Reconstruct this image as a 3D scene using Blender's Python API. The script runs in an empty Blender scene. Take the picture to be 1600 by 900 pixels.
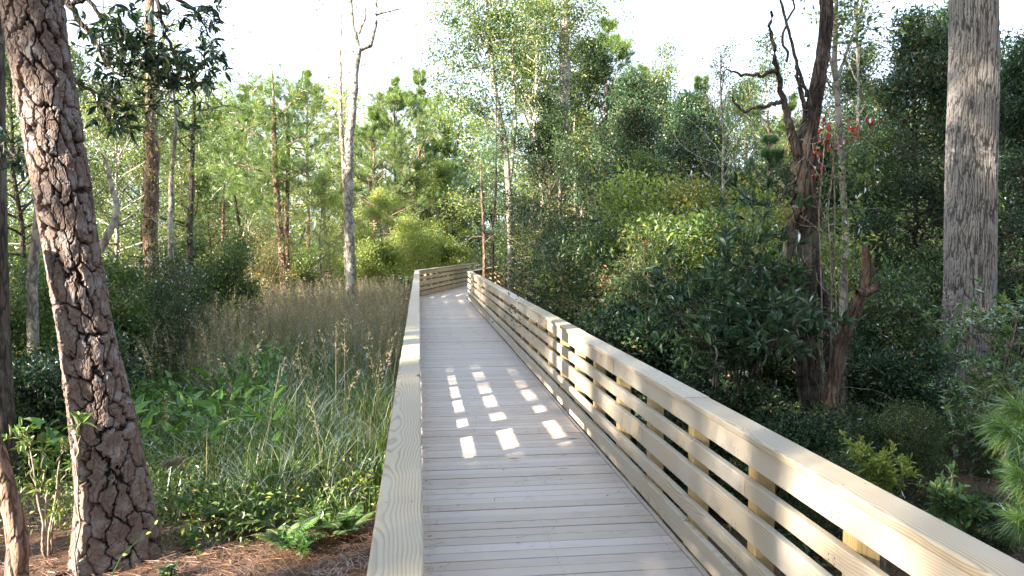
import bpy, math, random
import numpy as np
from math import radians as R
RNG = np.random.default_rng(7)
S = bpy.context.scene
COL = S.collection
# ------------------------------------------------------------------ camera maths
F = 1200.0; CAMH = 1.75
YAW = math.atan(145 / F); PITCH = math.atan(70 / F)
_fw = np.array([math.sin(YAW) * math.cos(PITCH), math.cos(YAW) * math.cos(PITCH), -math.sin(PITCH)])
_rt = np.array([math.cos(YAW), -math.sin(YAW), 0.0])
_up = np.cross(_rt, _fw)
CAM = np.array([0.0, 0.0, CAMH])
def at(px, py, d):
    """where the sight line of a photo pixel is at world depth y = d"""
    v = _fw + _rt * (px - 800) / F - _up * (py - 450) / F
    return CAM + v * (d / v[1])
# ------------------------------------------------------------------ ground height
def vnoise(x, y, seed=0):
    xi = np.floor(x).astype(np.int64); yi = np.floor(y).astype(np.int64)
    fx = x - xi; fy = y - yi
    fx = fx * fx * (3 - 2 * fx); fy = fy * fy * (3 - 2 * fy)
    def h(a, b):
        n = (a * 374761393 + b * 668265263 + seed * 1442695041) & 0xFFFFFFFF
        n = ((n ^ (n >> 13)) * 1274126177) & 0xFFFFFFFF
        return ((n ^ (n >> 16)) & 0xFFFF) / 65535.0
    a = h(xi, yi); b = h(xi + 1, yi); c = h(xi, yi + 1); d = h(xi + 1, yi + 1)
    return (a * (1 - fx) + b * fx) * (1 - fy) + (c * (1 - fx) + d * fx) * fy
def fbm(x, y, seed=0, oct=4):
    s = 0; a = .5
    for i in range(oct):
        s = s + a * vnoise(x, y, seed + i); x = x * 2.03 + 3.1; y = y * 2.03 + 1.7; a *= .5
    return s
def sst(a, b, x):
    t = np.clip((x - a) / (b - a), 0, 1); return t * t * (3 - 2 * t)
def gz(x, y):
    x = np.asarray(x, float); y = np.asarray(y, float)
    base = -.45 - .25 * sst(6, 11, y) - .25 * sst(.5, 3, x) + .2 * sst(40, 60, y)
    return base + (fbm(x * .35 + 5, y * .35 + 9, 3) - .5) * .22 + (fbm(x * 1.7, y * 1.7, 5) - .5) * .07
def G(x, y): return float(gz(np.array([x]), np.array([y]))[0])
# ------------------------------------------------------------------ mesh assembly
class MB:
    def __init__(s): s.v = []; s.lp = []; s.sz = []; s.n = 0; s.at = {}; s.mi = []
    def add(s, verts_, faces, mi=0, **attrs):
        v = np.asarray(verts_, np.float32); faces = np.asarray(faces, np.int64)
        s.v.append(v); s.lp.append((faces + s.n).ravel()); s.sz.append(np.full(len(faces), faces.shape[1]))
        s.mi.append(np.full(len(faces), mi))
        for k, a in attrs.items(): s.at.setdefault(k, []).append((s.n, np.asarray(a, np.float32)))
        s.n += len(v)
    def build(s, name, mats, parent=None, smooth=False, kind=None):
        me = bpy.data.meshes.new(name)
        v = np.concatenate(s.v); lp = np.concatenate(s.lp).astype(np.int32); sz = np.concatenate(s.sz).astype(np.int32)
        me.vertices.add(len(v)); me.vertices.foreach_set('co', v.ravel())
        me.loops.add(len(lp)); me.loops.foreach_set('vertex_index', lp)
        me.polygons.add(len(sz)); st = np.zeros(len(sz), np.int32); st[1:] = np.cumsum(sz)[:-1]
        me.polygons.foreach_set('loop_start', st)
        mats = mats if isinstance(mats, (list, tuple)) else [mats]
        for m in mats: me.materials.append(m)
        if len(mats) > 1: me.polygons.foreach_set('material_index', np.concatenate(s.mi).astype(np.int32))
        me.polygons.foreach_set('use_smooth', np.full(len(sz), smooth))
        for k, parts in s.at.items():
            dim = 1 if parts[0][1].ndim == 1 else 3
            arr = np.zeros((len(v),) if dim == 1 else (len(v), 3), np.float32)
            for o, a in parts: arr[o:o + len(a)] = a
            A = me.attributes.new(k, 'FLOAT' if dim == 1 else 'FLOAT_VECTOR', 'POINT')
            A.data.foreach_set('value' if dim == 1 else 'vector', arr.ravel())
        me.update(calc_edges=True); me.validate()
        o = bpy.data.objects.new(name, me); COL.objects.link(o)
        if parent: o.parent = parent
        if kind: o['kind'] = kind
        return o
def tag(o, label, cat, group=None):
    o['label'] = label; o['category'] = cat
    if group: o['group'] = group
    return o
def thing(name, label, cat, loc=(0, 0, 0), rz=0, group=None, sc=1.0):
    o = bpy.data.objects.new(name, None); COL.objects.link(o)
    o.location = [float(a) for a in loc]; o.rotation_euler = (0, 0, rz); o.scale = (sc, sc, sc)
    o.empty_display_size = .2
    return tag(o, label, cat, group)
def norm(a): return a / np.maximum(np.linalg.norm(a, axis=-1, keepdims=True), 1e-9)
# ------------------------------------------------------------------ node helpers
def mat(name):
    m = bpy.data.materials.new(name); m.use_nodes = True; nt = m.node_tree; nt.nodes.clear(); return m, nt
class NT:
    def __init__(s, nt): s.nt = nt
    def n(s, t, **kw):
        d = s.nt.nodes.new(t)
        for k, v in kw.items():
            if k.startswith('i_'):
                key = k[2:]; key = int(key) if key.isdigit() else key.replace('_', ' ')
                if hasattr(v, 'links') or isinstance(v, bpy.types.NodeSocket): s.nt.links.new(v, d.inputs[key])
                else: d.inputs[key].default_value = v
            else: setattr(d, k, v)
        return d
    def math(s, op, a, b=0.0, c=0.0, clamp=False):
        d = s.nt.nodes.new('ShaderNodeMath'); d.operation = op; d.use_clamp = clamp
        for i, v in enumerate((a, b, c)):
            if isinstance(v, bpy.types.NodeSocket): s.nt.links.new(v, d.inputs[i])
            else: d.inputs[i].default_value = v
        return d.outputs[0]
    def ramp(s, fac, stops, interp='LINEAR'):
        d = s.nt.nodes.new('ShaderNodeValToRGB'); cr = d.color_ramp; cr.interpolation = interp
        while len(cr.elements) < len(stops): cr.elements.new(.5)
        for e, (p, c) in zip(cr.elements, stops): e.position = p; e.color = (*c, 1) if len(c) == 3 else c
        s.nt.links.new(fac, d.inputs[0]); return d.outputs[0]
    def noise(s, vec, scale, detail=3, rough=.55, out=0):
        d = s.nt.nodes.new('ShaderNodeTexNoise'); d.inputs['Scale'].default_value = scale
        d.inputs['Detail'].default_value = detail; d.inputs['Roughness'].default_value = rough
        if vec is not None: s.nt.links.new(vec, d.inputs['Vector'])
        return d.outputs[out]
    def mix(s, f, a, b, mode='MIX'):
        d = s.nt.nodes.new('ShaderNodeMix'); d.data_type = 'RGBA'; d.blend_type = mode
        for i, v in ((0, f), (6, a), (7, b)):
            if isinstance(v, bpy.types.NodeSocket): s.nt.links.new(v, d.inputs[i])
            else: d.inputs[i].default_value = v if i == 0 else (*v, 1)
        return d.outputs[2]
    def link(s, a, b): s.nt.links.new(a, b)
    def out(s, sh):
        o = s.nt.nodes.new('ShaderNodeOutputMaterial'); s.nt.links.new(sh, o.inputs[0])
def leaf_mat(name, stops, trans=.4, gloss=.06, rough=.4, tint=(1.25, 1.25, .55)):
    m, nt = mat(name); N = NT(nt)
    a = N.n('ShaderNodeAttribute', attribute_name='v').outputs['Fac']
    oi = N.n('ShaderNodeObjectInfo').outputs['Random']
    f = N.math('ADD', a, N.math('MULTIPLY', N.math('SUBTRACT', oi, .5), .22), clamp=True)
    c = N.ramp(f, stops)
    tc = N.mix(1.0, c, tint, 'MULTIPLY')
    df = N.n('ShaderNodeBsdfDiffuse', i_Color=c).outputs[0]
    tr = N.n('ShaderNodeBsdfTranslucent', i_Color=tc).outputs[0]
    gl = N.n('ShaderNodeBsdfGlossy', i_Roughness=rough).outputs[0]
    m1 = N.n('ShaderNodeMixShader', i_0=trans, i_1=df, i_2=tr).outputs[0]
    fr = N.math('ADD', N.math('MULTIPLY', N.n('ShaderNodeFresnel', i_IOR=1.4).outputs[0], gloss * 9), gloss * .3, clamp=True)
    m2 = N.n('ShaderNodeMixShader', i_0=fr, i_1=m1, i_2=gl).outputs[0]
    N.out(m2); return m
def bark_mat(name, c_lo, c_hi, scale=6, stretch=.25, bump=.02, lichen=0.0):
    m, nt = mat(name); N = NT(nt)
    tc = N.n('ShaderNodeTexCoord').outputs['Object']
    mp = N.n('ShaderNodeMapping', i_Vector=tc, i_Scale=(1, 1, stretch)).outputs[0]
    v = N.n('ShaderNodeTexVoronoi', feature='DISTANCE_TO_EDGE', i_Vector=N.mix(.12, mp, N.noise(mp, scale * 1.5, 2, out=1)), i_Scale=scale * 1.6).outputs['Distance']
    nz = N.noise(mp, scale * 5, 5)
    f = N.math('MULTIPLY', N.math('MULTIPLY', v, 5.0, clamp=True), N.math('ADD', nz, .3), clamp=True)
    c = N.ramp(f, [(0, c_lo), (.75, c_hi)])
    if lichen > 0:
        l = N.ramp(N.noise(tc, 3.0, 5), [(.52, (0, 0, 0)), (.6, (lichen,) * 3)])
        c = N.mix(l, c, (.42, .43, .37))
    bp = N.n('ShaderNodeBump', i_Strength=1.0, i_Distance=bump, i_Height=f).outputs[0]
    b = N.n('ShaderNodeBsdfPrincipled', i_Base_Color=c, i_Roughness=.9, i_Normal=bp)
    N.out(b.outputs[0]); return m
def plate_mat(name, crack, a, b, lich, lich_amt=.45):
    """bark whose relief is modelled: colour by plate, with inner bark tint and painted shade down the cracks"""
    m, nt = mat(name); N = NT(nt)
    cr = N.n('ShaderNodeAttribute', attribute_name='crack').outputs['Fac']
    pl = N.n('ShaderNodeAttribute', attribute_name='pl').outputs['Fac']
    tc = N.n('ShaderNodeTexCoord').outputs['Object']
    nz = N.noise(tc, 22, 6, .65); n2 = N.noise(tc, 2.2, 3)
    f = N.math('ADD', N.math('MULTIPLY', pl, .5), N.math('MULTIPLY', nz, .5))
    c = N.mix(f, a, b)
    l = N.math('MULTIPLY', N.ramp(N.noise(tc, 9, 6, .7), [(.5, (0, 0, 0)), (.62, (1, 1, 1))]), N.math('MULTIPLY', n2, lich_amt * 1.6), clamp=True)
    c = N.mix(l, c, lich)
    c = N.mix(N.ramp(cr, [(.1, (1, 1, 1)), (.55, (0, 0, 0))]), c, crack)  # cracks darkened: inner bark tint plus shade put into the colour
    mp = N.n('ShaderNodeMapping', i_Vector=tc, i_Scale=(1, 1, .5)).outputs[0]
    bp = N.n('ShaderNodeBump', i_Strength=1.0, i_Distance=.008, i_Height=N.noise(mp, 75, 6, .75)).outputs[0]
    bs = N.n('ShaderNodeBsdfPrincipled', i_Base_Color=c, i_Roughness=.85, i_Normal=bp)
    N.out(bs.outputs[0]); return m
def wood_mat(name, early, late, grey, grey_amt, ring=.0085, contrast=.7, rough=.62, vary=.32):
    m, nt = mat(name); N = NT(nt)
    gc = N.n('ShaderNodeAttribute', attribute_name='gc').outputs['Vector']
    bv = N.n('ShaderNodeAttribute', attribute_name='bv').outputs['Fac']
    sp = N.n('ShaderNodeSeparateXYZ', i_0=gc); L, W, T = sp.outputs
    def comb(x, y, z): return N.n('ShaderNodeCombineXYZ', i_0=x, i_1=y, i_2=z).outputs[0]
    lo = comb(N.math('MULTIPLY', L, 1.1), N.math('MULTIPLY', W, 2.5), N.math('MULTIPLY', T, 2.5))
    n1 = N.noise(lo, 1.3, 2); n2 = N.noise(comb(N.math('ADD', L, 37.0), W, T), .9, 2)
    # knots
    kv = N.n('ShaderNodeTexVoronoi', feature='F1', i_Vector=comb(N.math('MULTIPLY', L, 1.5), N.math('MULTIPLY', W, 5.5), 0.0), i_Scale=1.0, i_Randomness=1.0)
    kd = kv.outputs['Distance']
    ks = N.math('GREATER_THAN', N.n('ShaderNodeSeparateColor', i_0=kv.outputs['Color']).outputs[0], .5)
    pull = N.math('MULTIPLY', N.math('MULTIPLY', N.math('POWER', 2.718, N.math('MULTIPLY', kd, -9.0)), .05), ks)
    w2 = N.math('ADD', W, N.math('MULTIPLY', N.math('SUBTRACT', n1, .5), .12))
    t2 = N.math('ADD', T, N.math('MULTIPLY', N.math('SUBTRACT', n2, .5), .20))
    r = N.math('SQRT', N.math('ADD', N.math('MULTIPLY', w2, w2), N.math('MULTIPLY', t2, t2)))
    r = N.math('ADD', r, pull)
    ph = N.math('FRACT', N.math('DIVIDE', r, ring))
    rg = N.ramp(ph, [(0, (1, 1, 1)), (.12, (.15, .15, .15)), (.55, (.05, .05, .05)), (.9, (.75, .75, .75)), (1, (1, 1, 1))])
    rg = N.math('MULTIPLY', rg, N.math('ADD', N.math('MULTIPLY', N.noise(lo, 3.0, 3), .9), contrast - .45), clamp=True)
    c = N.mix(rg, early, late)
    fib = N.noise(comb(N.math('MULTIPLY', L, 4.0), N.math('MULTIPLY', W, 160.0), N.math('MULTIPLY', T, 160.0)), 1.0, 3)
    c = N.mix(N.math('MULTIPLY', fib, .22), c, (.32, .26, .19))
    # weathering: grey and stained blotches
    bl = N.ramp(N.noise(comb(N.math('MULTIPLY', L, 1.4), N.math('MULTIPLY', W, 6.0), T), 1.6, 4), [(.38, (0, 0, 0)), (.68, (1, 1, 1))])
    c = N.mix(N.math('MULTIPLY', N.math('ADD', N.math('MULTIPLY', bl, .6), N.math('MULTIPLY', bv, .5)), grey_amt, clamp=True), c, grey)
    kc = N.math('MULTIPLY', N.math('LESS_THAN', kd, .055), ks)
    kc2 = N.math('MULTIPLY', N.math('LESS_THAN', kd, .1), ks)
    c = N.mix(N.math('MULTIPLY', kc2, .4), c, (.17, .10, .06)); c = N.mix(N.math('MULTIPLY', kc, .9), c, (.035, .02, .015))
    br = N.math('ADD', N.math('MULTIPLY', bv, vary), 1 - vary / 2)
    hsv = N.n('ShaderNodeHueSaturation', i_Color=c, i_Value=br).outputs[0]
    h = N.math('ADD', N.math('MULTIPLY', rg, -.5), fib)
    bp = N.n('ShaderNodeBump', i_Strength=.35, i_Distance=.002, i_Height=h).outputs[0]
    b = N.n('ShaderNodeBsdfPrincipled', i_Base_Color=hsv, i_Roughness=rough, i_Normal=bp)
    b.inputs['Specular IOR Level'].default_value = .35
    N.out(b.outputs[0]); return m
def plain(name, col, rough=.7):
    m, nt = mat(name); N = NT(nt)
    tc = N.n('ShaderNodeTexCoord').outputs['Object']
    c = N.mix(N.noise(tc, 8, 3), tuple(k * .7 for k in col), tuple(min(1, k * 1.25) for k in col))
    N.out(N.n('ShaderNodeBsdfPrincipled', i_Base_Color=c, i_Roughness=rough).outputs[0]); return m
M = {}
M['rail'] = wood_mat('rail_wood', (.49, .42, .305), (.24, .16, .09), (.40, .385, .355), .8, .010, .85)
M['post'] = wood_mat('post_wood', (.46, .34, .15), (.25, .17, .07), (.33, .31, .22), .3, .008, .7)
M['deck'] = wood_mat('deck_wood', (.47, .41, .355), (.26, .20, .165), (.42, .395, .40), 1.0, .008, .5, vary=.17)
M['screw'] = plain('screw_steel', (.10, .09, .09), .4)
M['pine_leaf'] = leaf_mat('pine_needles', [(0, (.05, .11, .03)), (.5, (.12, .21, .045)), (1, (.25, .34, .07))], .38, .05, .35)
M['pine_dark'] = leaf_mat('young_pine_needles', [(0, (.02, .06, .035)), (.6, (.05, .13, .055)), (1, (.12, .22, .07))], .3, .05)
M['pine_near'] = leaf_mat('near_pine_needles', [(0, (.06, .16, .04)), (.6, (.13, .28, .06)), (1, (.26, .36, .10))], .3, .06, .3)
M['broad'] = leaf_mat('broad_leaves', [(0, (.035, .08, .025)), (.55, (.095, .175, .04)), (.9, (.20, .28, .05)), (1, (.34, .30, .07))], .42)
M['shade'] = leaf_mat('painted_shade_leaves', [(0, (.012, .036, .014)), (.55, (.036, .085, .026)), (.92, (.10, .16, .04)), (1, (.22, .2, .06))], .3, .06)  # darker copy of the broad leaves, understorey shade put into the colour
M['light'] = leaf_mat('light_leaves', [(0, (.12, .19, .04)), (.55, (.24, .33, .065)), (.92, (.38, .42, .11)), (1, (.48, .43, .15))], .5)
M['ever'] = leaf_mat('evergreen_leaves', [(0, (.012, .04, .018)), (.6, (.032, .085, .035)), (.95, (.07, .14, .045)), (1, (.2, .14, .05))], .2, .07, .35)
M['sparse'] = leaf_mat('turning_leaves', [(0, (.07, .11, .035)), (.5, (.14, .18, .05)), (.8, (.26, .22, .07)), (1, (.30, .12, .06))], .4)
M['red'] = leaf_mat('red_leaves', [(0, (.22, .02, .015)), (.6, (.36, .045, .03)), (1, (.42, .14, .06))], .4)
M['yellow'] = leaf_mat('yellow_leaves', [(0, (.14, .18, .04)), (.6, (.28, .29, .06)), (1, (.45, .38, .10))], .45)
M['gum'] = leaf_mat('sweetgum_leaves', [(0, (.04, .11, .05)), (.6, (.09, .19, .08)), (1, (.2, .28, .09))], .4, .04, .45)
M['grassg'] = leaf_mat('grass_blades', [(0, (.04, .10, .02)), (.45, (.10, .20, .035)), (.7, (.20, .24, .07)), (1, (.33, .29, .20))], .35, .05)
M['seed'] = leaf_mat('seed_heads', [(0, (.19, .17, .13)), (.6, (.36, .32, .25)), (1, (.50, .45, .36))], .35, .02)
M['arum'] = leaf_mat('arum_leaves', [(0, (.04, .13, .02)), (.6, (.10, .26, .03)), (1, (.20, .36, .06))], .45, .08, .3)
M['fern'] = leaf_mat('fern_fronds', [(0, (.04, .10, .025)), (.6, (.085, .19, .045)), (1, (.19, .27, .07))], .4)
M['straw'] = leaf_mat('pine_straw', [(0, (.07, .035, .022)), (.6, (.18, .088, .05)), (1, (.34, .22, .14))], .1, .03, tint=(1, .9, .7))
M['litter'] = leaf_mat('dead_leaves', [(0, (.08, .045, .03)), (.6, (.20, .11, .06)), (1, (.36, .25, .16))], .15, .03, tint=(1, .9, .7))
M['b_pine'] = bark_mat('pine_bark', (.07, .045, .035), (.26, .17, .13), 9, .35)
M['b_grey'] = bark_mat('grey_bark', (.10, .09, .08), (.33, .30, .27), 7, .5, .01, .8)
M['b_dark'] = bark_mat('dark_bark', (.015, .012, .010), (.085, .066, .055), 10, .2, .015, .15)
M['b_dead'] = bark_mat('dead_wood', (.03, .018, .013), (.15, .10, .075), 8, .12, .02, .1)
M['b_twig'] = bark_mat('twig_bark', (.10, .08, .06), (.30, .25, .20), 14, .3, .004, .3)
M['hero'] = plate_mat('plated_pine_bark', (.014, .010, .009), (.075, .052, .044), (.22, .165, .145), (.25, .24, .25), .9)
M['oak'] = plate_mat('ridged_grey_bark', (.07, .065, .062), (.20, .185, .175), (.31, .295, .285), (.38, .39, .38), .6)
# ------------------------------------------------------------------ wood geometry
def board(mb, p0, p1, side, up, w, t, ch=.005, mi=0, bv=None, rng=RNG, cap=False):
    """a board from p0 to p1 (centre line), w along side, t along up, rounded edges"""
    p0 = np.array(p0, float); p1 = np.array(p1, float); side = np.array(side, float); up = np.array(up, float)
    L = np.linalg.norm(p1 - p0)
    k = [(-1, -1), (1, -1), (1, 1), (-1, 1)]; prof = []
    for i, (sx, sy) in enumerate(k):
        cx = sx * (w / 2 - ch); cy = sy * (t / 2 - ch)
        a0 = math.atan2(sy, sx)
        for da in (-math.pi / 4, 0, math.pi / 4):
            prof.append((cx + ch * math.cos(a0 + da), cy + ch * math.sin(a0 + da)))
    prof = np.array(prof); n = len(prof)
    ring = prof[:, :1] * side + prof[:, 1:] * up
    v = np.concatenate([p0 + ring, p1 + ring])
    q = np.array([[i, (i + 1) % n, n + (i + 1) % n, n + i] for i in range(n)])
    off = rng.uniform(0, 60); pw = rng.uniform(-.10, .10); pt = rng.uniform(.02, .14) * rng.choice([-1, 1])
    gc = np.zeros((2 * n, 3)); gc[:n, 0] = off; gc[n:, 0] = off + L
    gc[:, 1] = np.tile(prof[:, 0], 2) + pw; gc[:, 2] = np.tile(prof[:, 1], 2) + pt
    b = rng.uniform(0, 1) if bv is None else bv
    mb.add(v, q, mi, gc=gc, bv=np.full(2 * n, b))
    e = np.array([list(range(n))[::-1]]); e2 = np.array([list(range(n))])
    # ends share the vertices' positions but need own copies for the different polygon size
    g0 = gc[:n]; g1 = gc[n:]
    mb.add(p0 + ring, e, mi, gc=g0, bv=np.full(n, b)); mb.add(p1 + ring, e2, mi, gc=g1, bv=np.full(n, b))
def tube(mb, pts, rad, sides=6, mi=0, cap=True, **attrs):
    pts = np.asarray(pts, float); rad = np.asarray(rad, float); n = len(pts)
    t = norm(np.gradient(pts, axis=0)); ref = np.array([0, 0, 1.0]) if abs(t[0, 2]) < .8 else np.array([1.0, 0, 0])
    a = norm(np.cross(t, ref)); b = np.cross(t, a)
    ang = np.linspace(0, 2 * np.pi, sides, endpoint=False)
    v = pts[:, None] + rad[:, None, None] * (np.cos(ang)[None, :, None] * a[:, None] + np.sin(ang)[None, :, None] * b[:, None])
    i = np.arange(n - 1)[:, None] * sides; j = np.arange(sides)[None]; k = (j + 1) % sides
    q = np.stack([i + j, i + k, i + sides + k, i + sides + j], -1).reshape(-1, 4)
    mb.add(v.reshape(-1, 3), q, mi)
def bend(rng, p, d, L, n, wig, lift=0.0):
    """a wandering branch centre line"""
    d = norm(np.array(d, float)); pts = [np.array(p, float)]
    for i in range(n):
        d = norm(d + rng.normal(0, wig, 3) + np.array([0, 0, lift])); pts.append(pts[-1] + d * L / n)
    return np.array(pts)
# ------------------------------------------------------------------ leaves
LEAF = {  # template vertices (x across, y along, z up), faces
 'oval': (np.array([[0, 0, 0], [.5, .5, .1], [0, 1, -.06], [-.5, .5, .1]]), np.array([[0, 1, 2], [0, 2, 3]])),
 'big': (np.array([[0, 0, 0], [.36, .25, .09], [.5, .55, .09], [.3, .82, .0], [0, 1, -.14], [-.3, .82, .0], [-.5, .55, .09], [-.36, .25, .09], [0, .3, 0], [0, .65, -.01]]),
         np.array([[0, 1, 8, 8], [1, 2, 9, 8], [2, 3, 4, 9], [4, 5, 6, 9], [6, 7, 8, 9], [7, 0, 8, 8]])),
}
def _star():
    v = [(0, 0, 0)]; f = []
    for i, (a, r) in enumerate([(-150, .5), (-100, .22), (-65, .85), (-33, .3), (0, 1.), (33, .3), (65, .85), (100, .22), (150, .5)]):
        a = math.radians(a); v.append((r * math.sin(a), r * math.cos(a), -.12 * r if i % 2 == 0 else .05))
    for i in range(1, 9): f.append([0, i, i + 1])
    f.append([0, 9, 1])
    v = np.array(v); v[:, 1] += .1; return v, np.array(f)
LEAF['star'] = _star()
LEAF['heart'] = (np.array([[0, 0, 0], [.42, -.12, .05], [.5, .28, .1], [.25, .7, .05], [0, 1, -.1], [-.25, .7, .05], [-.5, .28, .1], [-.42, -.12, .05], [0, .4, -.02]]),
                 np.array([[0, 1, 2, 8], [8, 2, 3, 4], [8, 4, 5, 6], [0, 8, 6, 7]]))
def leaves(mb, pos, d, nrm, L, wr, kind='oval', v=None, rng=RNG, mi=0):
    n = len(pos); tv, tf = LEAF[kind]
    if kind == 'big':
        tri = []
        for f in tf:
            g = list(dict.fromkeys(f.tolist()))
            tri += [[g[0], g[1], g[2]]] + ([[g[0], g[2], g[3]]] if len(g) == 4 else [])
        tf = np.array(tri)
    y = norm(d); z = norm(nrm - (nrm * y).sum(-1, keepdims=True) * y); x = np.cross(y, z)
    L = np.broadcast_to(L, (n,)); k = len(tv)
    P = pos[:, None] + (tv[None, :, 0:1] * wr * x[:, None] + tv[None, :, 1:2] * y[:, None] + tv[None, :, 2:3] * z[:, None]) * L[:, None, None]
    Fc = (np.arange(n) * k)[:, None, None] + tf[None]
    v = rng.beta(2.2, 2.2, n) if v is None else v
    mb.add(P.reshape(-1, 3), Fc.reshape(-1, tf.shape[1]), mi, v=np.repeat(v, k))
def cluster_leaves(mb, rng, cp, cd, per, rad, L, wr=.5, kind='oval', flat=.6, v=None, vs=.18, mi=0, outw=1.0):
    """per leaves around each cluster point cp with growth direction cd"""
    n = len(cp); P = np.repeat(cp, per, 0); D = np.repeat(cd, per, 0)
    o = rng.normal(0, 1, (n * per, 3)) * rad * np.array([1, 1, .7])
    d = norm(D * outw + rng.normal(0, .7, (n * per, 3)))
    nr = norm(np.array([0, 0, 1.0]) * flat * 2 + rng.normal(0, .6, (n * per, 3)))
    cv = rng.beta(2, 2, n) if v is None else v
    vv = np.clip(np.repeat(cv, per) + rng.normal(0, vs, n * per), 0, 1)
    leaves(mb, P + o, d, nr, L * rng.uniform(.65, 1.25, n * per), wr, kind, vv, rng, mi)
def tufts(mb, rng, cp, cd, per, L, w, spread=.75, mi=0, droop=.0, seg=1):
    """pine needles: brushes of thin blades round each point"""
    n = len(cp); N = n * per
    P = np.repeat(cp, per, 0) + np.repeat(cd, per, 0) * rng.uniform(-.35, .1, (N, 1)) * L
    d = norm(np.repeat(cd, per, 0) + rng.normal(0, spread, (N, 3)))
    d[:, 2] -= droop; d = norm(d)
    LL = (L * rng.uniform(.7, 1.1, N))[:, None]
    s = norm(np.cross(d, rng.normal(0, 1, (N, 3)))) * w
    vv = np.clip(np.repeat(rng.beta(2, 2, n), per) + rng.normal(0, .15, N), 0, 1)
    if seg == 1:
        V = np.stack([P - s / 2, P + s / 2, P + d * LL], 1); Fc = np.arange(N * 3).reshape(-1, 3)
        mb.add(V.reshape(-1, 3), Fc, mi, v=np.repeat(vv, 3))
    else:
        m = P + d * LL * .5; d2 = norm(d + np.array([0, 0, -.5])); e = m + d2 * LL * .5
        V = np.stack([P - s / 2, P + s / 2, m + s / 2, m - s / 2, e], 1)
        b = (np.arange(N) * 5)[:, None]
        Fc = np.concatenate([b + [0, 1, 2], b + [0, 2, 3], b + [3, 2, 4]])
        mb.add(V.reshape(-1, 3), Fc, mi, v=np.repeat(vv, 5))
# ------------------------------------------------------------------ tree skeleton
def skeleton(rng, path, rad, crown0, nl, prof, el=(10, 50), sub=6, wig=.13, lift=.04, sides=8, subL=.45, mbw=None, whorl=False, lr=.38, twigs=3, side=None):
    """limbs and twigs on a trunk path; returns cluster points and directions"""
    mb = mbw; path = np.asarray(path, float); rad = np.asarray(rad, float)
    tube(mb, path, rad, sides)
    seg = np.r_[0, np.cumsum(np.linalg.norm(np.diff(path, axis=0), axis=1))]; T = seg[-1]
    def on(t):
        s = t * T; return np.array([np.interp(s, seg, path[:, k]) for k in range(3)]), np.interp(s, seg, rad)
    cp = []; cd = []; az = rng.uniform(0, 6.28)
    for i in range(nl):
        u = (i + rng.uniform(0, .8)) / nl
        if whorl: u = (math.floor(u * nl / 4) * 4 + rng.uniform(0, .6)) / nl
        t = crown0 + (1 - crown0) * u * .985
        p, r = on(t); az += 2.4 + rng.normal(0, .4)
        if side is not None: az = side + rng.normal(0, .9)
        e = R(el[0] + (el[1] - el[0]) * u + rng.normal(0, 8)); L = prof(u) * rng.uniform(.7, 1.2)
        d = np.array([math.cos(az) * math.cos(e), math.sin(az) * math.cos(e), math.sin(e)])
        bp = bend(rng, p, d, L, 6, wig, lift); r0 = min(r * .6, .012 + lr * .06 * L)
        tube(mb, bp, np.linspace(r0, .006, len(bp)), 5)
        bt = norm(np.gradient(bp, axis=0))
        for j in range(sub):
            s = rng.uniform(.3, 1) ** .8 if j else 1.0; f = s * (len(bp) - 1); a = min(int(f), len(bp) - 2); q = bp[a] + (bp[a + 1] - bp[a]) * (f - a)
            sd = norm(bt[a] + rng.normal(0, .65, 3) * np.array([1, 1, .6])); sl = subL * L * rng.uniform(.4, 1) * (1.15 - .6 * s)
            sp = bend(rng, q, sd, sl, 3, wig * 1.3, lift)
            tube(mb, sp, np.linspace(.009, .004, len(sp)), 3)
            for k in range(twigs):
                w = rng.uniform(.35, 1.0) if k else 1.0; g = w * 3; b = min(int(g), 2)
                q2 = sp[b] + (sp[b + 1] - sp[b]) * (g - b)
                cp.append(q2 + rng.normal(0, .06 * L * .5, 3)); cd.append(norm(sp[b + 1] - sp[b]))
    return np.array(cp), np.array(cd)
def straight(rng, H, r0, r1, n=14, wig=.02, lean=(0, 0)):
    z = np.linspace(0, 1, n); w = np.cumsum(rng.normal(0, wig, (n, 2)), 0) * H / n * 2
    w -= w[:1]
    p = np.c_[w[:, 0] + lean[0] * z * H, w[:, 1] + lean[1] * z * H, z * H]
    rad = r0 + (r1 - r0) * z ** .8; rad[0] *= 1.35
    return p, rad
# prototypes, each about H metres tall; {name: (trunk mesh, crown mesh, H)}
PROTO = {}
def proto(name, H, fn, trunkm, leafm, seed):
    rng = np.random.default_rng(seed); tb = MB(); cb = MB(); fn(rng, H, tb, cb)
    PROTO[name] = (tb, cb, H, trunkm, leafm, [None, None])
def p_pine(crown0=.45, nl=44, w=.24, per=34, tl=.24, nw=.008, r0=.14, dens=6):
    def f(rng, H, tb, cb):
        p, r = straight(rng, H, r0, .02, 14, .015)
        pr = lambda u: H * w * (math.sin(min(1, .25 + u * .9) * math.pi) ** .6 * .9 + .26) * (1.05 - u * .5)
        cp, cd = skeleton(rng, p, r, crown0, nl, pr, (-2, 60), dens, .10, .06, 8, .5, tb, True, .3, 3)
        tufts(cb, rng, cp, norm(cd + [0, 0, .4]), per, tl, nw, .7)
        # dead stubs below the crown
        for k in range(6):
            q = p[int(3 + k)]; az = rng.uniform(0, 6.3); tube(tb, bend(rng, q, [math.cos(az), math.sin(az), -.1], rng.uniform(.2, 1.1), 4, .2), np.linspace(.015, .004, 5), 4)
    return f
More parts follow.
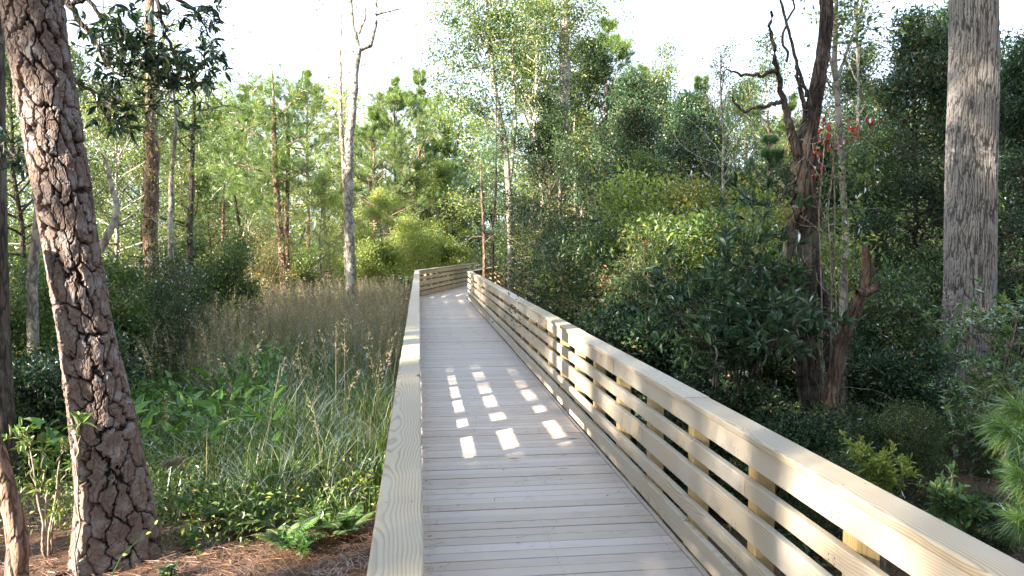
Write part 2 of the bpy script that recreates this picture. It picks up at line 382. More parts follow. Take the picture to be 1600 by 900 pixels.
def p_broad(crown0=.3, nl=34, w=.3, per=26, L=.095, rad=.22, r0=.12, el=(5, 65), sub=7, wr=.55, twigs=3, wig=.14, kind='oval', n2=0, lean=(0, 0), wigt=.035):
    def f(rng, H, tb, cb):
        p, r = straight(rng, H, r0, .02, 12, wigt, lean)
        pr = lambda u: H * w * (.45 + .75 * math.sin(min(1, .15 + u) * math.pi)) * (1.1 - .5 * u)
        cp, cd = skeleton(rng, p, r, crown0, nl, pr, el, sub, wig, .03, 8, .5, tb, False, .4, twigs)
        cluster_leaves(cb, rng, cp, cd, per, rad, L, wr, kind)
    return f
def p_shrub(nst=9, per=30, L=.07, rad=.16, sp=.45, wr=.5, kind='oval', twigs=3, sub=5):
    def f(rng, H, tb, cb):
        CP = []; CD = []
        for i in range(nst):
            az = i * 2.4 + rng.normal(0, .3); e = rng.uniform(.1, 1) * sp
            pts = bend(rng, [math.cos(az) * .12, math.sin(az) * .12, 0], [math.cos(az) * e, math.sin(az) * e, 1], H * rng.uniform(.6, 1.0), 6, .12, .02)
            cp, cd = skeleton(rng, pts, np.linspace(.02, .006, 7), .12, 9, lambda u: H * .32 * (1.1 - u * .6), (10, 55), sub, .15, .03, 5, .5, tb, False, .2, twigs)
            CP.append(cp); CD.append(cd)
        cluster_leaves(cb, rng, np.concatenate(CP), np.concatenate(CD), per, rad, L, wr, kind)
    return f
proto('pineA', 11, p_pine(.34, 60, .25, 34, .25, .011, .14, 12), 'b_pine', 'pine_leaf', 1)
proto('pineB', 11, p_pine(.42, 54, .22, 34, .25, .011, .14, 12), 'b_pine', 'pine_leaf', 2)
proto('pineC', 11, p_pine(.22, 66, .27, 34, .25, .011, .14, 12), 'b_pine', 'pine_leaf', 3)
proto('pineY', 6, p_pine(.3, 44, .2, 38, .19, .007, .05, 7), 'b_pine', 'pine_dark', 4)
proto('broadA', 9, p_broad(), 'b_grey', 'broad', 11)
proto('broadB', 9, p_broad(.2, 40, .28, 28), 'b_dark', 'broad', 12)
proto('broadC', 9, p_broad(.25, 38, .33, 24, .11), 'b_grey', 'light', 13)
proto('everA', 8, p_broad(.12, 54, .26, 34, .10, .2, .1, (-5, 60), 8, .42), 'b_dark', 'ever', 14)
proto('everB', 8, p_broad(.2, 46, .3, 34, .11, .22, .11, (-5, 60), 8, .42), 'b_dark', 'ever', 15)
proto('sparseA', 12, p_broad(.35, 26, .2, 9, .09, .22, .13, (30, 75), 5, .6, 3, .18), 'b_grey', 'sparse', 16)
proto('sparseB', 12, p_broad(.45, 24, .19, 13, .10, .25, .11, (25, 75), 5, .6, 3, .2), 'b_grey', 'broad', 17)
proto('shrubA', 2.6, p_shrub(), 'b_twig', 'light', 21)
proto('shrubB', 2.6, p_shrub(8, 34, .07, .15), 'b_twig', 'broad', 22)
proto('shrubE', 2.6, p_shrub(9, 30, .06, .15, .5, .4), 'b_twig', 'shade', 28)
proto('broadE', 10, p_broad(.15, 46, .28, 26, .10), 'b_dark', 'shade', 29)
proto('shrubC', 2.4, p_shrub(9, 26, .085, .14, .6), 'b_twig', 'ever', 23)
proto('shrubD', 3.4, p_shrub(7, 16, .065, .17, .35), 'b_twig', 'sparse', 24)
proto('shrubY', 2.4, p_shrub(8, 30, .07, .14, .5), 'b_twig', 'yellow', 25)
def plant(name, pn, x, y, H, label, cat='tree', rz=None, group=None, lean=0.0, wide=1.0, **kw):
    tb, cb, PH, tm, lm, cache = PROTO[pn]
    x = float(x); y = float(y); z = G(x, y) - .05; s = H / PH
    root = thing(name, label, cat, (x, y, z), random.uniform(0, 6.28) if rz is None else rz, group, 1.0)
    root.scale = (s * wide, s * wide, s); root.rotation_euler[0] = lean
    if cache[0] is None:
        a = tb.build('trunk' if cat == 'tree' else 'stem', M[tm], root, True); b = cb.build('crown' if cat == 'tree' else 'foliage', M[lm], root)
        cache[0] = a; cache[1] = b
    else:
        a = cache[0].copy(); b = cache[1].copy(); a.name = 'trunk' if cat == 'tree' else 'stem'; b.name = 'crown' if cat == 'tree' else 'foliage'
        for o in (a, b): COL.objects.link(o); o.parent = root
    return root
def hgt(top_py, d, x=None):  # tree height so its top shows at that pixel row
    return CAMH + (380 - top_py) / F * d + .75
random.seed(5)
#@@WORLD
# ================================================================== WORLD, SUN, CAMERA
SUN_AZ_VEC = np.array([-.85, -.53]); SUN_EL = R(19.5)
w = bpy.data.worlds.new("World"); S.world = w; w.use_nodes = True
wn = w.node_tree; bg = wn.nodes['Background']
sky = wn.nodes.new('ShaderNodeTexSky'); sky.sky_type = 'NISHITA'; sky.sun_disc = False
sky.sun_elevation = SUN_EL; sky.sun_rotation = math.atan2(SUN_AZ_VEC[0], SUN_AZ_VEC[1]); sky.air_density = 1.0; sky.dust_density = 3.0; sky.ozone_density = 1.0
hz = wn.nodes.new('ShaderNodeMix'); hz.data_type = 'RGBA'; hz.inputs[0].default_value = .6; hz.inputs[7].default_value = (5.3, 6.2, 7.6, 1)   # thin bright high cloud over the blue
wn.links.new(sky.outputs[0], hz.inputs[6]); wn.links.new(hz.outputs[2], bg.inputs[0]); bg.inputs[1].default_value = .066
sl = bpy.data.lights.new('sun', 'SUN'); sl.energy = 5.0; sl.angle = R(.7); sl.color = (1.0, .86, .68)
so = bpy.data.objects.new('sun', sl); COL.objects.link(so)
from mathutils import Vector, Matrix
h = SUN_AZ_VEC / np.linalg.norm(SUN_AZ_VEC)
sd = Vector((h[0] * math.cos(SUN_EL), h[1] * math.cos(SUN_EL), math.sin(SUN_EL)))
so.rotation_euler = sd.to_track_quat('Z', 'Y').to_euler(); so.location = sd * 30
cam = bpy.data.cameras.new('camera'); co = bpy.data.objects.new('camera', cam); COL.objects.link(co)
cam.sensor_width = 36; cam.lens = F / 1600 * 36; cam.clip_end = 500; cam.clip_start = .05
co.matrix_world = Matrix(((_rt[0], _up[0], -_fw[0], 0), (_rt[1], _up[1], -_fw[1], 0), (_rt[2], _up[2], -_fw[2], CAMH), (0, 0, 0, 1)))
S.camera = co
S.view_settings.view_transform = 'Standard'; S.view_settings.look = 'None'; S.view_settings.gamma = 1; S.view_settings.exposure = 2.8
S.view_settings.use_curve_mapping = False
S.cycles.max_bounces = 6; S.cycles.diffuse_bounces = 4; S.cycles.glossy_bounces = 2; S.cycles.transmission_bounces = 4; S.cycles.use_denoising = True
S.cycles.sample_clamp_indirect = 6
try: S.cycles.denoising_prefilter = 'ACCURATE'
except Exception: pass
#@@BUILD
# ================================================================== GROUND
def ground():
    xs = np.concatenate([np.linspace(-300, -42, 12), np.linspace(-40, 40, 330), np.linspace(42, 300, 12)])
    ys = np.concatenate([np.linspace(-200, -12, 10), np.linspace(-10, 60, 300), np.linspace(62, 400, 14)])
    X, Y = np.meshgrid(xs, ys); Z = gz(X, Y)
    v = np.stack([X, Y, Z], -1).reshape(-1, 3); nx = len(xs); ny = len(ys)
    i = (np.arange(ny - 1)[:, None] * nx + np.arange(nx - 1)[None]).ravel()
    mb = MB(); mb.add(v, np.stack([i, i + 1, i + nx + 1, i + nx], -1))
    m, nt = mat('forest_floor'); N = NT(nt)
    tc = N.n('ShaderNodeTexCoord').outputs['Object']
    a = N.noise(tc, 1.1, 6, .65); b = N.noise(tc, 30, 5, .75)
    c = N.ramp(b, [(.25, (.035, .022, .015)), (.5, (.12, .065, .04)), (.75, (.27, .17, .11))])
    c = N.mix(N.ramp(a, [(.5, (0, 0, 0)), (.66, (.8, .8, .8))]), c, (.035, .05, .018))
    bp = N.n('ShaderNodeBump', i_Strength=1.0, i_Distance=.03, i_Height=b).outputs[0]
    N.out(N.n('ShaderNodeBsdfPrincipled', i_Base_Color=c, i_Roughness=.95, i_Normal=bp).outputs[0])
    return mb.build('ground', m, smooth=True, kind='structure')
ground()
# ================================================================== BOARDWALK
LX0, RX0 = -.02, 1.50            # inner faces of the railings
LK, RK = 25.0, 23.9              # where each railing turns
A2 = R(15.8); D2 = np.array([math.sin(A2), math.cos(A2)]); N2 = np.array([math.cos(A2), -math.sin(A2)])
YS = -1.2
def deck():
    mb = MB(); rng = np.random.default_rng(3); p = .115; y = YS
    while y < 24.6:
        x0, x1 = -.20, 1.475
        if y > 1:
            for sx in (.05, .75, 1.42):
                for sy in (-.028, .028):
                    an = np.linspace(0, 6.283, 7)[:-1]; mb.add(np.c_[sx + rng.normal(0, .006) + .0045 * np.cos(an), y + sy + .0045 * np.sin(an), np.full(6, -.0005)], [list(range(6))], 1)
        k = rng.normal(0, .0012)
        board(mb, (x0, y, -.02 + k), (x1, y + rng.normal(0, .0015), -.02 + k + rng.normal(0, .001)), (0, 1, 0), (0, 0, 1), .1088, .034, .004, rng=rng)
        y += p
    # second leg, planks square to the turned walk, starting at a mitre
    s = -.15; C = np.array([LX0, 24.62])
    while s < 17:
        a = C + D2 * s + N2 * -.18; b = C + D2 * s + N2 * 1.5
        if s < .5: a = a + N2 * .0
        board(mb, (*a, -.024), (*b, -.024), (*D2, 0), (0, 0, 1), .109, .034, .004, rng=rng); s += p
    return mb.build('boardwalk', [M['deck'], M['screw']], kind='structure')
deck()
def frame():
    mb = MB(); rng = np.random.default_rng(8)
    for x in (.05, .75, 1.42): board(mb, (x, YS, -.14), (x, 25, -.14), (1, 0, 0), (0, 0, 1), .04, .2, rng=rng)
    for i in range(9):
        y = .6 + i * 2.46
        for x in (.05, 1.42): board(mb, (x + .08, y, -1.4), (x + .08, y, -.05), (1, 0, 0), (0, 1, 0), .14, .14, rng=rng)
    return mb.build('boardwalk_frame', M['post'], kind='structure')
frame()
PZ0, PS = 2.51, .815
def railing(name, label, side):
    """side -1: left railing, +1: right railing"""
    rng = np.random.default_rng(40 + side)
    root = thing(name, label, 'railing', (LX0 if side < 0 else RX0, 0, 0))
    xf = LX0 if side < 0 else RX0; K = LK if side < 0 else RK
    base = np.array([xf, 0.0]); o = np.array([xf, 0, 0])
    kp = np.array([xf, K]); L2 = 16.5
    def pos(s, off):      # s along the line, off outwards
        if s <= K: return np.array([xf + side * off, s])
        t = s - K; return kp + D2 * t + N2 * side * off + (0 if off == 0 else 0)
    def mit(off):         # mitre point of the offset line at the turn
        h = math.tan(A2 / 2) * off * side
        return np.array([xf + side * off, K + h * 1.0]) if True else None
    rows = [('fascia_board', .784, .118, 4), ('rail_board', .611, .089, 4), ('rail_board', .440, .131, 4), ('rail_board', .256, .089, 4), ('rail_board', .090, .131, 4)]
    posts = [PZ0 + PS * i for i in range(-4, 26)]
    def seg(nm, s0, s1, off, z, w_, t_, sidev, upv, jit, bv=None, screws=None, ch=.006):
        a = pos(s0 + .0015, off); b = pos(s1 - .0015, off)
        if abs(s1 - K) < 1e-6: b = mit(off)
        if abs(s0 - K) < 1e-6: a = kp + N2 * side * off + D2 * (-math.tan(A2 / 2) * off * side)
        mb = MB(); j = rng.normal(0, jit, 4)
        p0 = np.array([a[0] + j[0], a[1], z + j[1]]) - o; p1 = np.array([b[0] + j[2], b[1], z + j[3]]) - o
        board(mb, p0, p1, sidev, upv, w_, t_, ch, rng=rng, bv=bv)
        if screws:
            for s in screws:
                if s0 - .01 <= s <= s1 + .01:
                    for ds in (-.02, .02) if nm != 'cap_board' else (0.0,):
                        for f in (-.28, .28):
                            q = pos(min(max(s + ds + .045, s0 + .02), s1 - .02), off)
                            u = (s - s0) / max(s1 - s0, .01)
                            if nm == 'cap_board': c = np.array([q[0] + f * w_, q[1], z + t_ / 2 + j[1] * (1 - u) + j[3] * u + .0012]); ax, ay = np.array([1, 0, 0]), np.array([0, 1, 0])
                            else: c = np.array([q[0] - side * (t_ / 2 + .0035), q[1], z + f * w_ ]); ax, ay = np.array([0, 1, 0]), np.array([0, 0, 1])
                            c = c - o
                            if s > K: continue
                            an = np.linspace(0, 6.283, 8, endpoint=False)
                            v = c + .0045 * (np.cos(an)[:, None] * ax + np.sin(an)[:, None] * ay)
                            mb.add(v, [list(range(8))], 1)
        mb.build(nm, [M['rail'], M['screw']], root)
    # boards
    for ri, (nm, zc, hh, st) in enumerate(rows):
        cuts = [YS]; k0 = (1, 3, 0, 2, 4)[ri] if side > 0 else (2, 0, 3, 1, 0)[ri]
        cuts += [posts[i] + .045 for i in range(k0 + 2, len(posts)) if (i - k0 - 2) % 5 == 0 and posts[i] < K - .6 and posts[i] > 0]
        cuts += [K, K + 4.8, K + 9.6, K + L2]
        for a, b in zip(cuts[:-1], cuts[1:]):
            d = np.array([0, 1.0]) if a < K else D2
            nv = (1, 0, 0) if a < K else (*N2, 0)
            seg(nm, a, b, .019, zc, .038, hh, nv, (0, 0, 1), .0018, screws=posts)
    capc = [YS] + [c for c in ([.9, 4.14, 7.4, 11.5, 15.6, 19.7] if side > 0 else [1.7, 5.8, 9.9, 14.0, 18.0, 22.1])] + [K, K + 5, K + 10, K + L2]
    for a, b in zip(capc[:-1], capc[1:]):
        nv = (1, 0, 0) if a < K else (*N2, 0)
        seg('cap_board', a, b, .052, .864, .150, .036, nv, (0, 0, 1), .0022, screws=posts, ch=.008)
    # posts
    allp = posts + [K + .25 + PS * i for i in range(0, 20)]
    for s in allp:
        if s > K - .1 and s in posts: continue
        q = pos(s + .045, .038 + .0465) ; z0 = G(q[0], q[1]) - .2
        nv, dv = ((1, 0, 0), (0, 1, 0)) if s < K else ((*N2, 0), (*D2, 0))
        mb = MB(); board(mb, np.array([*q, z0]) - o, np.array([*q, .8445]) - o, nv, dv, .092, .092, .004, rng=rng)
        mb.build('post', M['post'], root)
    return root
railing('wooden_railing', 'left pale timber railing beside the marsh grass with a wide flat cap', -1)
railing('wooden_railing', 'right pale timber railing with five horizontal boards and square posts', 1)
def edge_strip():
    mb = MB(); rng = np.random.default_rng(4)
    for a, b in ((YS, 3.4), (3.4, 7.1), (7.1, 11), (11, 15), (15, 19), (19, 23.9)):
        board(mb, (1.492, a, -.008), (1.492, b - .004, -.008), (1, 0, 0), (0, 0, 1), .026, .03, .003, rng=rng, bv=.1)
    tag(mb.build('deck_edge_strip', M['deck']), 'thin timber strip running along the right edge of the boardwalk deck', 'edge strip')
edge_strip()
# twigs, needles and specks on the deck
def debris():
    mb = MB(); rng = np.random.default_rng(12); n = 800
    x = np.where(rng.random(n) < .45, rng.exponential(.05, n) + .0, rng.uniform(0, 1.45, n)); y = rng.uniform(2.5, 22, n) ** 1
    a = rng.uniform(0, 6.28, n); L = rng.uniform(.02, .11, n); w_ = rng.uniform(.0008, .0018, n)
    for i in range(n):
        if x[i] > 1.45: continue
        p = bend(rng, (x[i], y[i], .0), (math.cos(a[i]), math.sin(a[i]), 0), L[i], 4, .35); p[:, 2] = .002
        p[:, 0] = np.clip(p[:, 0], -.015, 1.45)
        v = np.concatenate([p + [0, 0, w_[i]], p + np.array([w_[i] * 1.5, w_[i], 0])]); k = len(p)
        mb.add(v, [[j, j + 1, k + j + 1, k + j] for j in range(k - 1)], v=np.full(2 * k, rng.uniform(0, .6)))
    m = 90; lp_ = np.c_[np.where(rng.random(m) < .5, rng.exponential(.06, m) + .01, rng.uniform(.05, 1.42, m)), rng.uniform(3.5, 20, m), np.full(m, .003)]
    leaves(mb, lp_, norm(np.c_[rng.normal(0, 1, (m, 2)), rng.uniform(0, .12, m)]), np.array([[0, 0, 1.0]]) + rng.normal(0, .12, (m, 3)), rng.uniform(.01, .035, m), .4, 'oval', None, rng)
    mb.build('needle_litter', M['litter'], kind='stuff')
debris()
def small_leaf(label, x, y, z, L, m, az, kind='big', cat='leaf', tilt=.3):
    mb = MB(); leaves(mb, np.zeros((1, 3)), np.array([[math.cos(az), math.sin(az), tilt]]), np.array([[0, 0, 1.0]]), L, .5, kind, v=np.array([.5]))
    o = mb.build('fallen_leaf', M[m]); o.location = (x, y, z); tag(o, label, cat)
p = at(818, 837, 4.3); small_leaf('tiny red leaf lying on the deck planks', .55, 4.35, .003, .028, 'red', .3, tilt=.05)
small_leaf('green leaf caught in the gap between lower boards of the right railing', 1.475, 3.05, .27, .07, 'gum', 2.5, tilt=-.5)
# ================================================================== MODELLED BARK
def vor(u, v, nu, seed, jit=.9):
    """F1, F2 and a cell random of a jittered grid, wrapping in u after nu cells"""
    iu = np.floor(u).astype(np.int64); iv = np.floor(v).astype(np.int64)
    f1 = np.full(u.shape, 9.0); f2 = np.full(u.shape, 9.0); cid = np.zeros(u.shape)
    def hh(a, b, s):
        n = (a * 374761393 + b * 668265263 + (seed + s) * 1442695041) & 0xFFFFFFFF
        n = ((n ^ (n >> 13)) * 1274126177) & 0xFFFFFFFF
        return ((n ^ (n >> 16)) & 0xFFFF) / 65535.0
    for du in (-1, 0, 1):
        for dv in (-1, 0, 1):
            cu = iu + du; cv = iv + dv; wu = np.mod(cu, nu)
            px_ = cu + .5 + (hh(wu, cv, 1) - .5) * jit; py_ = cv + .5 + (hh(wu, cv, 2) - .5) * jit
            d = np.hypot(u - px_, v - py_); h = hh(wu, cv, 3)
            c = d < f1; f2 = np.where(c, f1, np.minimum(f2, d)); cid = np.where(c, h, cid); f1 = np.where(c, d, f1)
    return f1, f2, cid
def bark_trunk(path, rad, nu, nv, style, seed, flare=.0):
    path = np.asarray(path, float)
    s = np.r_[0, np.cumsum(np.linalg.norm(np.diff(path, axis=0), axis=1))]; H = s[-1]
    # smooth centre line through the given points
    t = np.linspace(0, 1, nv); tt = t * H
    P = np.stack([np.interp(tt, s, path[:, k]) for k in range(3)], 1)
    k = np.ones(61) / 61; pad = 30
    for c in range(3):
        e = np.r_[P[0, c] - (P[1:pad + 1, c][::-1] - P[0, c]), P[:, c], P[-1, c] + (P[-1, c] - P[-pad - 1:-1, c][::-1])]
        P[:, c] = np.convolve(e, k, 'valid')
    rr = np.interp(tt, s, rad)
    T = norm(np.gradient(P, axis=0)); a = norm(np.cross(T, np.array([0, 1.0, 0]))); b = np.cross(T, a)
    th = np.linspace(0, 2 * np.pi, nu, endpoint=False)
    TH, TT = np.meshgrid(th, tt); x = TH / (2 * np.pi)
    r0 = float(np.mean(rad)); circ = 2 * np.pi * r0
    # periodic coordinates for the warp
    cx = np.cos(TH) * r0; cy = np.sin(TH) * r0
    w1 = fbm(cx * 5 + 9, TT * 4 + cy * 5, seed, 4) - .5; w2 = fbm(cy * 5 + 3, TT * 4 - cx * 5 + 7, seed + 9, 4) - .5
    if style == 'plate':
        jag = fbm(cx * 30, TT * 26 + cy * 30, seed + 2, 3) - .5; jg2 = fbm(cy * 30 + 5, TT * 26 - cx * 30, seed + 12, 3) - .5
        n = int(round(circ / .072)); f1, f2, cid = vor(x * n + w1 * 1.5 + jag * .7, TT / .24 + w2 * .9 + jg2 * .3, n, seed)
        c1 = sst(.0, .15, f2 - f1 + jag * .12)
        n2 = int(round(circ / .045)); g1, g2, c2 = vor(x * n2 + w1 * 2.6 + jag * .9, TT / .075 + w2 * 3.2 + jg2 * .8, n2, seed + 5)
        cc = sst(.0, .12, g2 - g1)
        n3 = int(round(circ / .035)); h1, h2, c3 = vor(x * n3 + w2 * 3 + jag * 1.4, TT / .05 + w1 * 3 + jg2 * 1.4, n3, seed + 8)
        cr = c1 * (.3 + .7 * cc)
        ter = fbm(cx * 14 + 4, TT * 6 + cy * 14, seed + 21, 4); ter = np.floor(ter * 13) / 13 + sst(.75, 1, (ter * 13) % 1) / 13
        disp = c1 * (.016 + cid * .006) + c1 * cc * (.003 + c2 * .006) + c1 * ter * .022 + c1 * np.floor(c3 * 3) / 3 * .004 + jag * .003 - .012
        pl = cid * .15 + c2 * .25 + c3 * .2 + ((ter * 5.3) % 1) * .4
    else:
        jag = fbm(cx * 40, TT * 18 + cy * 40, seed + 2, 3) - .5
        n = int(round(circ / .032)); f1, f2, cid = vor(x * n + w1 * 1.5 + jag * 1.0, TT / .55 + w2 * 1.0 + jag * .4, n, seed)
        cr = sst(.0, .45, f2 - f1)
        n2 = int(round(circ / .02)); g1, g2, c2 = vor(x * n2 + w1 * 2 + jag, TT / .06 + w2 * 4, n2, seed + 5)
        disp = cr * (.010 + cid * .007) + cr * c2 * .004 + jag * .006
        cr = cr * (.7 + .3 * sst(0, .2, g2 - g1))
        pl = cid * .5 + c2 * .5
    lob = 1 + .05 * np.sin(TH * 3 + seed) * 1 + .03 * np.sin(TH * 2 + TT * .6)
    fl = 1 + flare * np.exp(-TT / .28) * (.55 + .45 * np.cos(TH * 5 + seed))
    rad2 = rr[:, None] * lob * fl + disp
    V = P[:, None] + rad2[..., None] * (np.cos(TH)[..., None] * a[:, None] + np.sin(TH)[..., None] * b[:, None])
    i = (np.arange(nv - 1) * nu)[:, None]; j = np.arange(nu)[None]; kk = (j + 1) % nu
    q = np.stack([i + j, i + nu + j, i + nu + kk, i + kk], -1).reshape(-1, 4)
    mb = MB(); mb.add(V.reshape(-1, 3), q, crack=cr.ravel(), pl=pl.ravel())
    return mb, P
def loc(o_, pts): return np.asarray(pts, float) - np.asarray(o_, float)
# the big leaning pine on the left
b0 = at(182, 868, 5.5); b0[2] = G(b0[0], b0[1]) - .12
pp = [b0, at(182, 800, 5.48), at(175, 750, 5.47), at(158, 650, 5.45), at(140, 550, 5.43), at(121, 450, 5.42), at(97, 290, 5.4), at(80, 200, 5.4), at(55, 50, 5.4), at(50, 0, 5.4)]
d_ = norm(pp[-1] - pp[-2]); pp += [pp[-1] + d_ * 1.0, pp[-1] + d_ * 3 + [0, 0, 0], pp[-1] + d_ * 9]
t = thing('pine_tree', 'big leaning pine trunk with thick plated bark at the left, sunlit on one side', 'tree', b0)
mb, P = bark_trunk(loc(b0, pp), [.258, .216, .194, .172, .148, .136, .141, .145, .150, .152, .15, .14, .10], 460, 1700, 'plate', 11, .22)
mb.build('trunk', M['hero'], t, False)
tb = MB(); rng = np.random.default_rng(77)
cp, cd = skeleton(rng, loc(b0, [pp[-2], pp[-1], pp[-1] + d_ * 4]), [.12, .10, .02], .05, 30, lambda u: 2.9 - 1.6 * u, (0, 60), 6, .1, .05, 6, .5, tb, True, .3, 3)
tb.build('limbs', M['b_pine'], t, True); cb = MB(); tufts(cb, rng, cp, norm(cd + [0, 0, .4]), 30, .22, .009); cb.build('crown', M['pine_leaf'], t)
# the tall grey trunk on the right
b1 = at(1505, 690, 10.5); b1[2] = G(b1[0], b1[1]) - .2
pp = [b1, at(1510, 600, 10.5), at(1516, 440, 10.5), at(1518, 250, 10.5), at(1522, 100, 10.5), at(1521, -10, 10.5), at(1522, -300, 10.5), at(1528, -700, 10.5)]
t = thing('oak_tree', 'tall straight trunk with pale grey furrowed bark on the right', 'tree', b1)
mb, P = bark_trunk(loc(b1, pp), [.42, .365, .325, .312, .30, .29, .25, .16], 440, 1300, 'ridge', 21, .35)
mb.build('trunk', M['oak'], t, True)
tb = MB(); rng = np.random.default_rng(78); e_ = loc(b1, pp)
cp, cd = skeleton(rng, [e_[-3] + [0, 0, .6], e_[-2], e_[-1], e_[-1] + [0.2, 0, 3]], [.24, .2, .14, .03], .15, 24, lambda u: 3.6 - 1.8 * u, (10, 60), 8, .14, .04, 6, .5, tb, False, .4, 4)
tb.build('limbs', M['b_grey'], t, True); cb = MB(); cluster_leaves(cb, rng, cp, cd, 20, .25, .12); cb.build('crown', M['broad'], t)
# ================================================================== DARK DOUBLE SNAG on the right
def snag():
    b = at(1276, 700, 7.3); b[2] = G(b[0], b[1]) - .1
    t = thing('snag_tree', 'dark twisted trunk with bare broken limbs right of centre', 'tree', b)
    def A(*l): return loc(b, [at(x, y, d) for x, y, d in l])
    rng = np.random.default_rng(5)
    def wob(P, r, n=6, a=.02):
        P = np.asarray(P); s = np.r_[0, np.cumsum(np.linalg.norm(np.diff(P, axis=0), axis=1))]; tt = np.linspace(0, s[-1], len(P) * n)
        Q = np.stack([np.interp(tt, s, P[:, k]) for k in range(3)], 1) + rng.normal(0, a, (len(tt), 3)); return Q, np.interp(tt, s, r) * rng.uniform(.88, 1.12, len(tt))
    # main stem as rough bark
    m1, _ = bark_trunk(np.r_[[[0.02, 0, 0]], A((1268, 620, 7.3), (1256, 500, 7.3), (1262, 380, 7.3), (1252, 260, 7.3), (1272, 160, 7.3), (1290, 60, 7.3), (1292, -30, 7.3), (1300, -300, 7.3))],
                       [.115, .098, .092, .092, .098, .058, .05, .048, .03], 120, 900, 'ridge', 31, .3)
    m1.build('trunk', M['b_dark'], t, True)
    m2 = MB()
    for P, r in ((A((1296, 720, 7.35), (1300, 600, 7.35), (1292, 480, 7.35), (1270, 400, 7.35), (1262, 340, 7.3)), [.075, .06, .055, .05, .03]),
                 (A((1268, 700, 7.2), (1246, 560, 7.2), (1232, 430, 7.2), (1242, 330, 7.25), (1254, 270, 7.3)), [.07, .055, .05, .05, .04])):
        Q, rr = wob(P, r); tube(m2, Q, rr, 9)
    m2.build('side_stem', M['b_dark'], t, True)
    m3 = MB()
    for P, r in ((A((1252, 262, 7.3), (1238, 215, 7.2), (1225, 160, 7.1), (1212, 95, 7.0), (1203, 40, 7.0), (1206, 16, 7.0)), [.05, .042, .03, .022, .018, .014]),
                 (A((1256, 255, 7.3), (1268, 215, 7.3), (1256, 165, 7.3), (1246, 120, 7.3), (1243, 100, 7.3)), [.05, .04, .026, .02, .006]),
                 (A((1222, 160, 7.1), (1190, 168, 7.0), (1160, 172, 6.9), (1145, 155, 6.9)), [.024, .018, .014, .008]),
                 (A((1212, 110, 7.0), (1185, 118, 6.9), (1158, 116, 6.9), (1137, 110, 6.8)), [.022, .016, .012, .007]),
                 (A((1232, 95, 7.3), (1222, 50, 7.4), (1240, 15, 7.4), (1236, -30, 7.4)), [.014, .012, .01, .008]),
                 (A((1262, 150, 7.3), (1240, 85, 7.4), (1225, 20, 7.4), (1215, -30, 7.4)), [.02, .016, .014, .01]),
                 (A((1210, 320, 7.2), (1232, 290, 7.2), (1254, 275, 7.3)), [.006, .012, .02]),
                 (A((1222, 262, 7.2), (1240, 272, 7.25), (1256, 280, 7.3)), [.005, .01, .016])):
        Q, rr = wob(P, r, 5, .008); tube(m3, Q, rr, 7)
    m3.build('broken_limb', M['b_dark'], t, True)
    m4 = MB()
    for k in range(90):
        h = rng.uniform(.15, .95); x = np.interp(h, [0, 1], [0, 0]); yy = 690 - h * 560
        s = loc(b, [at(1262 + rng.uniform(-20, 20), yy, 7.25)])[0]
        Q = bend(rng, s, rng.normal(0, 1, 3) * [1, .5, .5] + [0, 0, rng.uniform(-.6, .3)], rng.uniform(.2, .9), 7, .3, -.03); tube(m4, Q, np.linspace(.005, .0018, 8), 4)
    m4.build('dead_twigs', M['b_twig'], t, True)
    cb = MB(); c = []
    for k in range(26): c.append(loc(b, [at(rng.uniform(1215, 1262), rng.uniform(290, 350), rng.uniform(7.0, 7.4))])[0])
    leaves(cb, np.array(c), np.array([[0, 0, -1.0]]) + rng.normal(0, .3, (26, 3)), rng.normal(0, 1, (26, 3)), .09, .3, 'oval'); cb.build('hanging_dead_leaves', M['litter'], t)
snag()
def leaning_dead():
    b = at(1304, 700, 6.7); b[2] = G(b[0], b[1]) - .1
    t = thing('dead_tree', 'broken dead trunk leaning right beside the dark snag', 'dead tree', b)
    P = loc(b, [at(1286, 700, 6.7)] + [at(x, y, 6.7) for x, y in ((1296, 620), (1315, 540), (1342, 470), (1358, 432), (1352, 385))])
    P[0] = [-.05, 0, 0]
    m, _ = bark_trunk(P, [.066, .052, .046, .04, .03, .014], 90, 420, 'ridge', 41, .2); m.build('trunk', M['b_dead'], t, True)
    m = MB(); rng = np.random.default_rng(6)
    Q = loc(b, [at(x, y, 6.66) for x, y in ((1340, 460), (1366, 452), (1374, 436))]); tube(m, Q, [.05, .04, .012], 8)
    for k in range(5):
        tube(m, bend(rng, loc(b, [at(1352 + k * 3, 395 + k * 9, 6.7)])[0], [rng.normal(0, .4), 0, 1], .12, 3, .2), [.014, .01, .006, .002], 5)
    m.build('broken_top', M['b_dead'], t, True)
leaning_dead()
